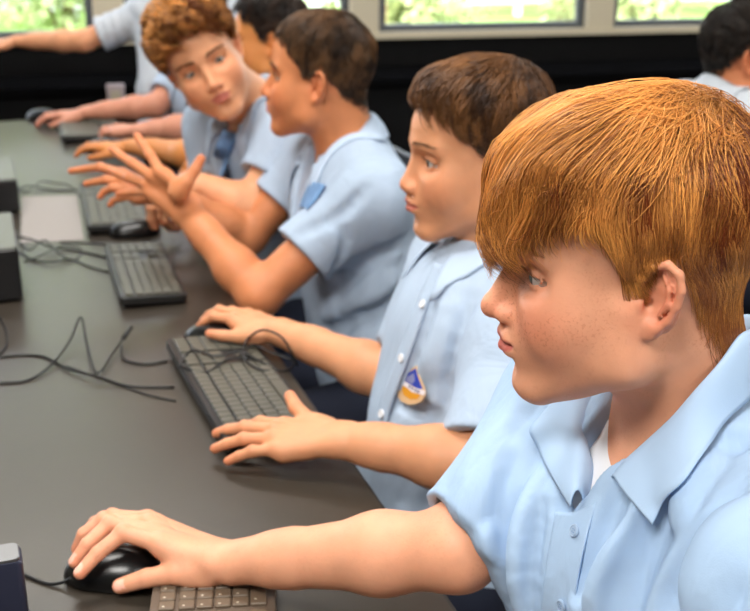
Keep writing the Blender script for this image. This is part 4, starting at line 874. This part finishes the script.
def keyboard(corner_far, corner_near, W, label, keys_apart=False, light=False, group=None, flip=False, tilt=.0):
    """lies along far->near; W is its depth toward the boys' side"""
    a, b = np.asarray(corner_far), np.asarray(corner_near); L = np.linalg.norm((b - a)[:2]); X = nrm(V(*(b - a)[:2], 0)); Y = V(-X[1], X[0], 0)
    if Y @ V(1, 0, 0) < 0: Y = -Y
    if flip: pass
    c = (a + b) / 2 + Y * W / 2; c[2] = TAB; M = np.stack([X, Y, V(0, 0, 1)], 1)
    t = empty('keyboard', tuple(c), label, 'keyboard', group)
    Mt = M @ rotx(math.radians(-tilt)); base = MB(); base.prism(rrect(L / 2, W / 2, .007), c + V(0, 0, .0105 + .004 * (tilt > 0)), .0075, Mt, .0015); smooth_obj(base.build('case', MATS['base_light' if light else 'dark_plastic'], t))
    for sx in (-1, 1): foot = MB(); foot.box(c + X * sx * L * .4 - Y * W * .38 + V(0, 0, .0035), (.012, .006, .0035), M); foot.build('rubber_foot', MATS['black_plastic'], t)
    for sx in (-1, 1): foot = MB(); foot.box(c + X * sx * L * .4 + Y * W * .40 + V(0, 0, .0020), (.012, .006, .0020), M); foot.build('rubber_foot', MATS['black_plastic'], t)
    ux = (L - .014) / 22.8; uy = (W - .016) / 6.15; rows = keyrows(); km = MATS['key_light' if light else 'key']; one = MB()
    for r, x, w in rows:
        # row 0 (function keys) lies on the side away from the typist, the typist sits at +Y
        lx = -L / 2 + .007 + (x + w / 2) * ux; lx = -lx if True else lx
        ly = -W / 2 + .008 + (r + .5 + (.12 if r > 0 else 0)) * uy
        p = c + Mt @ V(lx, ly, .0185 + .004 * (tilt > 0)); hx, hy = w * ux / 2 - .0009, uy / 2 - .0009
        if keys_apart:
            k = (round(w, 2), light, round(L, 3)); 
            if k not in KEYME:
                q = MB(); q.prism(rrect(hx, hy, .0018, 2), (0, 0, .0012), .0018, None, .0009); o = q.build('key', km); KEYME[k] = o.data; bpy.data.objects.remove(o)
            o = bpy.data.objects.new('key', KEYME[k]); COL.objects.link(o); o.matrix_world = mathutils.Matrix([[*Mt[0], p[0]], [*Mt[1], p[1]], [*Mt[2], p[2]], [0, 0, 0, 1]]); o.parent = t; o.matrix_parent_inverse = t.matrix_world.inverted()
            if light:
                g = MB(); g.box(p + Mt @ V(hx * .45, -hy * .35, .0031), (.0008, .0012, .0001), Mt)
                lg = g.build('legend', MATS['legend'], t); lg.parent = o; lg.matrix_parent_inverse = (t.matrix_world @ t.matrix_world.inverted() @ mathutils.Matrix([[*Mt[0], p[0]], [*Mt[1], p[1]], [*Mt[2], p[2]], [0, 0, 0, 1]])).inverted()
        else: one.prism(rrect(hx, hy, .0018, 1), p + Mt @ V(0, 0, .0012), .0018, Mt, 0)
    if not keys_apart: one.build('key_field', km, t)
    return t
def mouse(p, X, label, sc=1.0, group=None):
    X = nrm(V(X[0], X[1], 0)); Y = V(-X[1], X[0], 0); M = np.stack([X, Y, V(0, 0, 1)], 1); c = V(p[0], p[1], TAB)
    t = empty('mouse', tuple(c), label, 'mouse', group)
    S = Solid(c, M, sc); S.ell((-.006, 0, .008), (.054, .031, .030), 0); S.ell((.020, 0, .004), (.036, .029, .022), .02); S.ell((-.02, 0, .006), (.036, .032, .028), .02); S.plane((0, 0, .0015), (0, 0, -1), .003)
    S.cap((.012, 0, .034), (.058, 0, .018), .0012, .0012, .001, 's'); S.cap((.010, .03, .022), (.010, -.03, .022), .0006, .0006, .001, 's')
    cloth(S, .0022, 'shell', t, MATS['gloss_black'])
    w = MB(); q = [c + M @ (V(.030 + .009 * math.cos(a), 0, .018 + .009 * math.sin(a)) * sc) for a in np.linspace(0, 2 * math.pi, 17)]; w.tube(q, .0032 * sc, 6); smooth_obj(w.build('scroll_wheel', MATS['dark_plastic'], t)); return t, M, c
def cable(pts, label, r=.0021, group=None, hs=None):
    """pts are (u, v, height) over the desk"""
    P = spline([T(u, v, h + r) for u, v, h in pts], 8); m = MB(); m.tube(P, r, 8); o = m.build('cable', MATS['cable'], None, True, org=P[0] * 1.0)
    return tag(o, label, 'cable', group)
KB = {}
KB['A'] = keyboard(T(156, 588), T(156, 588) + G(.10, -.995, 0) * .375, .128, 'brownish grey keyboard at the bottom edge of the picture, nearest the camera', True, True)
KB['B'] = keyboard(T(166, 354), T(223, 455), .140, 'black keyboard under the spread left hand of the dark haired boy behind the ginger one', True, tilt=4)
KB['C'] = keyboard(T(105, 256), T(121, 311), .120, 'flat black keyboard lying free on the desk below the clasped hands', tilt=3)
KB['D'] = keyboard(T(80, 193), T(88, 237), .140, 'dark keyboard just under the clasped hands beside the flat pale sheet', tilt=3)
KB['E'] = keyboard(T(56, 121), T(62, 145), .13, 'dark keyboard at the far end of the desk near the farthest hand', tilt=3)
MA = mouse(T(112, 578, .0), T(80, 578) - T(150, 580), 'glossy black mouse under the right hand of the ginger boy in front', .90)
MBm = mouse(T(216, 345), T(195, 338) - T(250, 346), 'black mouse under the hand beside the tangled cable', 1.0)
MC = mouse(T(134, 235), nrm(T(118, 236) - T(152, 233)), 'black mouse with pale patch lying alone beside the free keyboards', .95)
pc = MB(); pc.prism([(x * .9, y) for x, y in rrect(.022, .014, .012)], MC[2] + MC[1] @ V(-.018, 0, .0362), .0012, MC[1]); pc.build('palm_rest', MATS['key_light'], MC[0])
ME = mouse(T(104, 151), T(90, 150) - T(130, 152), 'black mouse under the orange toned hand beyond the clasped hands', 1.0)  # that hand has an orange skin colour
MF = mouse(T(42, 120), T(30, 118) - T(70, 121), 'black mouse under the farthest hand on the desk', 1.0)
cable([(0, 383, 0), (28, 380, 0), (52, 364, .004), (70, 340, .012), (81, 317, .030), (87, 345, .012), (97, 373, .004), (112, 354, .006), (122, 340, .010), (131, 328, .022)], 'black cable on the desk rising to a sharp peak with a plug at its end')
m = MB(); m.tube([T(123, 339, .012), T(131, 327, .024)], .0042, 8); tag(m.build('cable_plug', MATS['cable'], None, True), 'slim black plug sticking up from the zigzag cable', 'plug')
cable([(0, 357, 0), (22, 355, 0), (45, 357, 0), (68, 369, .002), (97, 376, .007), (130, 386, 0), (174, 387, 0)], 'black cable running along the desk to the middle of the hands-on keyboard')
cable([(121, 345, .010), (124, 359, .002), (145, 364, 0), (167, 361, 0)], 'short black cable curving from the plug to the keyboard corner')
cable([(66, 366, 0), (110, 381, 0), (145, 394, 0), (176, 401, 0)], 'thin black cable lowest of those reaching the keyboard under the hand', .0014)
cable([(0, 318, 0), (6, 330, 0), (7, 344, 0), (0, 354, 0)], 'black cable loop at the left edge below the black computer case')
cable([(18, 236, 0), (34, 240, .01), (50, 247, .006), (66, 249, 0), (84, 252, .0), (110, 258, 0)], 'upper black cable between the larger computer case and free keyboard', .0022, None)
cable([(18, 252, 0), (34, 260, 0), (52, 262, .004), (70, 259, 0), (88, 266, 0), (108, 272, 0)], 'lower black cable from the computer case to the free keyboard', .002)
cable([(20, 243, 0), (30, 250, .015), (44, 240, .02), (60, 254, .01), (74, 260, 0), (82, 250, 0), (62, 246, .008), (40, 256, .006), (24, 262, 0)], 'tangled black cable looping beside the larger computer case', .0018)
cable([(14, 190, 0), (30, 186, .006), (52, 190, 0), (78, 190, 0)], 'black cable behind the flat pale sheet toward the second keyboard')
cable([(14, 180, 0), (26, 192, .01), (40, 182, .012), (56, 183, 0), (70, 186, 0), (82, 198, 0)], 'wavy black cable by the smaller farther computer case', .0018)
cable([(150, 240, 0), (128, 246, 0), (100, 244, 0), (60, 242, 0)], 'thin black cord of the lone mouse', .0015)
cable([(72, 578, .010), (60, 583, .003), (45, 583, 0), (20, 573, 0), (0, 566, 0)], 'black cord leaving the front mouse to the left', .0020)
cable([(196, 346, .008), (186, 352, .002), (180, 362, .024), (186, 368, .026), (206, 372, .026), (226, 360, .028), (240, 356, .028), (247, 340, .036), (262, 330, .062), (280, 336, .062), (290, 350, .04), (298, 366, .006)], 'black cord looping over the wrist and tangled above the keyboard', .0019)
cable([(178, 368, .024), (192, 350, .030), (215, 356, .028), (240, 352, .03), (262, 362, .022), (282, 371, .012), (294, 362, .012), (270, 352, .02), (252, 345, .03), (244, 358, .028), (262, 370, .022), (290, 371, .008)], 'second strand of tangled black cord under the wrist', .0019)
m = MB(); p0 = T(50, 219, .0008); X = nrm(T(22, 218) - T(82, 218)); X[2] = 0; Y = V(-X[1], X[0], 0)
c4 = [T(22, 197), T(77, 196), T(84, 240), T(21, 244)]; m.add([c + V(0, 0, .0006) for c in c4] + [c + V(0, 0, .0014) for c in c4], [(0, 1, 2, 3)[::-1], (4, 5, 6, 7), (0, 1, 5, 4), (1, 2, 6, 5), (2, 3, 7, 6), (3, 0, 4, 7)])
tag(m.build('pale_sheet', MATS['pale_sheet'], org=p0), 'flat pale sheet on the desk between the computer cases and keyboard', 'pale_sheet')  # thin pale grey sheet lying flat on the desktop
def unit(pr, w, d, h, label, topm='unit_top_sheen', bodym='black_plastic', ang=0.0):
    """pr = near right bottom corner"""
    M = rotz(math.radians(ang)); c = pr + M @ V(-w / 2, d / 2, 0); c[2] = TAB
    t = empty('computer_case', tuple(c), label, 'computer')
    b = MB(); b.prism(rrect(w / 2, d / 2, .006), c + V(0, 0, h / 2 + .002), h / 2 - .004, M, .003); smooth_obj(b.build('body', MATS[bodym], t))
    l = MB(); l.prism(rrect(w / 2 - .002, d / 2 - .002, .006), c + V(0, 0, h - .001), .002, M, .001); smooth_obj(l.build('lid', MATS[topm], t))
    for k in range(4):
        f = MB(); f.box(c + M @ V((-1, 1, -1, 1)[k] * w * .4, (-1, -1, 1, 1)[k] * d * .4, .002), (.01, .01, .002)); f.build('foot', MATS['dark_plastic'], t)
    v = MB()
    for k in range(7): v.box(c + M @ V(w * .2 - k * .012, -d / 2 - .0005, h * .5), (.003, .001, h * .28), M)
    v.build('vent', MATS['dark_plastic'], t); return t
unit(T(24, 302), .32, .26, .105, 'black computer case with a reflection painted grey on its lid, at the left edge, the larger farther one')
unit(T(21, 214), .30, .26, .085, 'small dark computer case with a reflection painted grey on its lid, farthest along the left edge')
pz = T(22, 560, .105); unit(V(pz[0], pz[1], 0), .32, .035, .105, 'navy computer case cut by the bottom left corner, nearest the camera', 'steel', 'navy_plastic')
# ---------------------------------------------------------------- the room
import mathutils
EX = RV * .983 + FV * .184; EY = -RV * .184 + FV * .983; RO = G(0, 4.75, 0); MR = np.stack([EX, EY, V(0, 0, 1)], 1)
Rp = lambda x, y, z: RO + EX * x + EY * y + V(0, 0, z)
mat('wall_paint', lin(168, 163, 152), .8, .2, noise=(3, .03), bump=(120, .1)); mat('wall_dark', lin(18, 18, 19), .8, .1, noise=(5, .1)); mat('ceiling_tile', lin(190, 188, 182), .85, .2, noise=(60, .04))
mat('carpet', lin(48, 50, 56), .95, .1, noise=(90, .2), bump=(300, .5)); mat('frame_cream', lin(206, 196, 172), .5, .4); mat('frame_grey', lin(92, 98, 104), .45, .5, metal=.3)
mat('counter_dark', lin(12, 12, 13), .95, .0); mat('socket', lin(200, 184, 184), .5, .4)
mg = mat('glass', (1, 1, 1, 1), 0, .5); nt = mg.node_tree; b = nt.nodes['Principled BSDF']; b.inputs['Transmission Weight'].default_value = 1; b.inputs['IOR'].default_value = 1.02
def struct(name, m, mt, smooth=False):
    o = m.build(name, MATS[mt]); o['kind'] = 'structure'; return o
x0, x1, yb = -4.2, 4.6, -7.2; HC_ = 2.75
m = MB(); m.box(Rp(.2, yb / 2, -.05), (4.5, 3.75, .05), MR); struct('floor', m, 'carpet')
m = MB(); m.box(Rp(.2, yb / 2, HC_ + .05), (4.5, 3.75, .05), MR); struct('ceiling', m, 'ceiling_tile')
m = MB(); m.box(Rp(x0 - .05, yb / 2, HC_ / 2), (.05, 3.6, HC_ / 2), MR); struct('wall_left', m, 'wall_paint')
m = MB(); m.box(Rp(x1 + .05, yb / 2, HC_ / 2), (.05, 3.6, HC_ / 2), MR); struct('wall_right', m, 'wall_paint')
m = MB(); m.box(Rp(.2, yb - .05, HC_ / 2), (4.5, .05, HC_ / 2), MR); struct('wall_near', m, 'wall_paint')
SILL, HEAD = .905, 2.25
m = MB(); m.box(Rp(.2, .06, SILL / 2 - .009), (4.4, .05, SILL / 2 - .009), MR); struct('wall_back', m, 'wall_dark')
m = MB(); m.box(Rp(.2, .06, (HEAD + HC_) / 2), (4.4, .05, (HC_ - HEAD) / 2), MR); struct('wall_back_upper', m, 'wall_paint')
m = MB(); m.box(Rp(.2, .05, SILL - .004), (4.4, .055, .013), MR, .003); struct('trim_1', m, 'frame_cream')
cx0 = (365 - 375) / FPX * 4.72; posts = [cx0 + 1.045 * k for k in range(-4, 5)]
for k, x in enumerate(posts):
    m = MB(); m.box(Rp(x, .05, (SILL + HEAD) / 2), (.062, .05, (HEAD - SILL) / 2), MR, .004); struct('trim_%d' % (k + 2), m, 'frame_cream')
for k in range(len(posts) - 1):
    a, b_ = posts[k] + .062, posts[k + 1] - .062; c = (a + b_) / 2; w = (b_ - a) / 2
    root = MB(); hh = (HEAD - SILL) / 2; zc = (HEAD + SILL) / 2 + .004
    for s_ in (-1, 1): root.box(Rp(c + s_ * (w - .0165), .06, zc), (.0165, .018, hh), MR); root.box(Rp(c, .06, zc + s_ * (hh - .0165)), (w - .033, .018, .0165), MR)
    o = struct('window_%d' % (k + 1), root, 'frame_grey'); g = MB(); g.box(Rp(c, .06, zc), (w - .03, .003, hh - .03), MR); g.build('pane', MATS['glass'], o)
# dark bench under the windows with its fittings
t = empty('bench', tuple(Rp(.2, -.30, 0)), 'low black bench running below the windows along the far wall', 'bench')
m = MB(); m.box(Rp(.2, -.22, .765), (4.3, .19, .015), MR, .004); m.build('benchtop', MATS['counter_dark'], t); m = MB(); m.box(Rp(.2, -.20, .375), (4.25, .19, .375), MR); m.build('front_panel', MATS['wall_dark'], t)
q_ = ray(116, 95); p = CAM + q_ * (((RO - EY * .425 - CAM) @ EY) / (q_ @ EY)); t = empty('wall_socket', tuple(p), 'small pale pink box against the dark panelling above the far hands', 'box')
m = MB(); m.prism(rrect(.032, .04, .004), p, .02, np.stack([EX, V(0, 0, 1), -EY], 1), .003); m.build('plate', MATS['socket'], t); m = MB(); m.prism(rrect(.018, .018, .003), p - EY * .021, .002, np.stack([EX, V(0, 0, 1), -EY], 1), .001); m.build('switch', MATS['frame_cream'], t)
# outside
mat('grass', lin(120, 150, 70), .9, .1, noise=(3, .3)); mat('paving', lin(214, 206, 190), .85, .2, noise=(4, .1)); mat('bark', lin(120, 96, 72), .9, .2, noise=(12, .25), bump=(30, .8)); mat('leaf', lin(158, 172, 118), .6, .3, noise=(2, .35)); mat('brick', lin(196, 148, 124), .85, .2, noise=(10, .15)); mat('fence', lin(190, 196, 190), .7, .3)
def outside(x, y, z): return RO + EX * x + EY * y + V(0, 0, z)
m = MB(); m.box(outside(0, 9.3, -.10), (14, 9, .05), MR); tag(struct('ground', m, 'paving'), kind='structure')
m = MB(); m.box(outside(0, 11, -.045), (14, 5, .006), MR); o = m.build('trim_20', MATS['grass']); o['kind'] = 'structure'
def foliage(c, r, n, seed, size=.09):
    q = np.random.default_rng(seed); D = q.normal(size=(n, 3)); D /= np.linalg.norm(D, axis=1, keepdims=True); P = c + D * np.array(r) * (q.random((n, 1)) ** .4) * (1 + .25 * noise3(D * 3, seed))[:, None]
    a = q.normal(size=(n, 3)); a /= np.linalg.norm(a, axis=1, keepdims=True); b = np.cross(a, q.normal(size=(n, 3))); b /= np.linalg.norm(b, axis=1, keepdims=True); s = size * (.6 + .8 * q.random((n, 1)))
    v = np.stack([P - a * s, P + b * s * .45, P + a * s, P - b * s * .45], 1).reshape(-1, 3); F = np.arange(n * 4).reshape(n, 4); return v, F
def tree(x, y, lean, h, r, label, seed, crown=(1.6, 1.4, 1.1)):
    b = outside(x, y, -.03); t = empty('tree', tuple(b), label, 'tree', None); P = spline([b, b + EX * lean * .35 + V(0, 0, h * .4), b + EX * lean + V(0, 0, h)], 6)
    m = MB(); m.tube(P, np.linspace(r, r * .6, len(P)), 10)
    for k in range(4): d = EX * math.cos(k * 1.7) + EY * math.sin(k * 1.7); s_ = P[-4 + (k % 3)]; m.tube(spline([s_, s_ + d * .5 + V(0, 0, .3), s_ + d * 1.0 + V(0, 0, .9)], 4), np.linspace(r * .45, r * .15, 9), 6)
    m.build('trunk', MATS['bark'], t, True); v, F = foliage(P[-1] + V(0, 0, .8), crown, 2600, seed); link('foliage', mesh_np('foliage', v, F), t, MATS['leaf'], False)
tree(.75, 4.6, -2.4, 2.1, .14, 'leaning slim tree outside the middle window', 1); tree(4.0, 8.6, .2, 2.6, .16, 'tree outside behind the right of the middle window', 2); tree(-4.0, 8.4, .3, 2.4, .14, 'tree outside the left window', 3); tree(9.4, 8.5, -.2, 2.6, .15, 'tree outside the right hand window', 4)
def bush(x, y, r, label, seed):
    b = outside(x, y, 0); t = empty('bush', tuple(b), label, 'bush'); m = MB()
    for k in range(5): m.tube([b + V(0, 0, -.03), b + EX * .3 * r * math.cos(k * 1.3) + EY * .3 * r * math.sin(k * 1.3) + V(0, 0, r * .8)], .02, 6)
    m.build('stem', MATS['bark'], t); v, F = foliage(b + V(0, 0, r * .75), (r, r * .8, r * .75), 1500, seed, .07); link('foliage', mesh_np('foliage', v, F), t, MATS['leaf'], False)
bush(-.5, 7.2, .9, 'round green bush outside left of the leaning tree', 5); bush(1.45, 6.6, .8, 'green bush outside right of the leaning tree', 6); bush(-3.9, 5.2, .8, 'green bush outside the far left window', 7); bush(3.3, 5.4, .7, 'low green bush outside the right hand window', 8); bush(-2.0, 8.4, 1.0, 'large green bush outside behind the seated row', 9)
m = MB(); m.box(outside(1.02, 5.6, .72), (.11, .11, .78), MR, .01); m.box(outside(1.02, 5.6, 1.53), (.14, .14, .03), MR, .01); tag(m.build('brick_pillar', MATS['brick'], org=outside(1.02, 5.6, -.05)), 'pinkish brick pillar outside the middle window', 'pillar')
t = empty('fence', tuple(outside(0, 10.5, -.05)), 'pale slatted fence across the garden outside', 'fence')
for k in range(3): m = MB(); m.box(outside(0, 10.5, .3 + .5 * k), (9, .02, .16), MR); m.build('rail', MATS['fence'], t)
for k in range(9): m = MB(); m.box(outside(-8 + 2 * k, 10.54, .75), (.05, .02, .8), MR); m.build('post', MATS['fence'], t)
# unseen light panels added overhead; those by the camera replace bounced flash
mat('fill_diffuser', (1, 1, 1, 1), .5, .3, emit=((1, .97, .92, 1), 3.0))
def fill_panel(x, y, power):
    p = Rp(x, y, HC_ - .012); t = empty('ceiling_fill', tuple(p), None, None); l = bpy.data.lights.new('panel', 'AREA'); l.shape = 'RECTANGLE'; l.size, l.size_y = 1.18, .58; l.energy = power; l.color = (1, .965, .91)
    o = bpy.data.objects.new('panel', l); COL.objects.link(o); ang = math.atan2(EX[1], EX[0]); o.location = p - V(0, 0, .03); o.rotation_euler = (0, 0, ang)
    m = MB(); m.box(p, (.6, .3, .012), MR, .003); m.build('housing', MATS['frame_cream'], t); m = MB(); m.box(p - V(0, 0, .014), (.575, .275, .003), MR); m.build('fill_diffuser', MATS['fill_diffuser'], t); tag(t, 'flat rectangular light panel added in the ceiling as fill, out of the picture', 'light', 'added ceiling light panels')
FILL_PANELS = [(-1.3, -1.0, 24), (1.3, -1.0, 20), (-1.3, -3.0, 42), (1.3, -3.0, 26), (-1.6, -4.9, 72), (.6, -5.4, 42), (2.6, -4.9, 14)]
for a in FILL_PANELS: fill_panel(*a)
# ---------------------------------------------------------------- camera and light
cd = bpy.data.cameras.new('camera'); cam = bpy.data.objects.new('camera', cd); COL.objects.link(cam); cd.sensor_width = 36; cd.lens = FPX / 750 * 36; cd.clip_start = .02
R_ = np.stack([RV, CAMU, -CAMF], 1)
cam.matrix_world = mathutils.Matrix([[*R_[0], CAM[0]], [*R_[1], CAM[1]], [*R_[2], CAM[2]], [0, 0, 0, 1]])
cd.dof.use_dof = True; cd.dof.focus_distance = .86; cd.dof.aperture_fstop = cd.lens / 1000 / .006
bpy.context.scene.camera = cam
W_ = bpy.data.worlds.new('sky'); bpy.context.scene.world = W_; W_.use_nodes = True; nt = W_.node_tree; sk = nt.nodes.new('ShaderNodeTexSky'); sk.sky_type = 'NISHITA'; sk.sun_disc = False; sk.sun_elevation = math.radians(48); sk.sun_rotation = 2.2
hs = nt.nodes.new('ShaderNodeHueSaturation'); hs.inputs['Saturation'].default_value = .35; nt.links.new(sk.outputs[0], hs.inputs['Color']); nt.links.new(hs.outputs[0], nt.nodes['Background'].inputs[0]); nt.nodes['Background'].inputs[1].default_value = 1.45
sn = bpy.data.lights.new('sun', 'SUN'); sn.energy = 14; sn.angle = .01; so = bpy.data.objects.new('sun', sn); COL.objects.link(so); d = nrm(EX * .35 + EY * .75 - V(0, 0, .9)); so.rotation_euler = mathutils.Vector(d).to_track_quat('-Z', 'Y').to_euler()
vs = bpy.context.scene.view_settings; vs.view_transform = 'Standard'; vs.look = 'None'; vs.gamma = 1; vs.exposure = -0.18; vs.use_curve_mapping = False
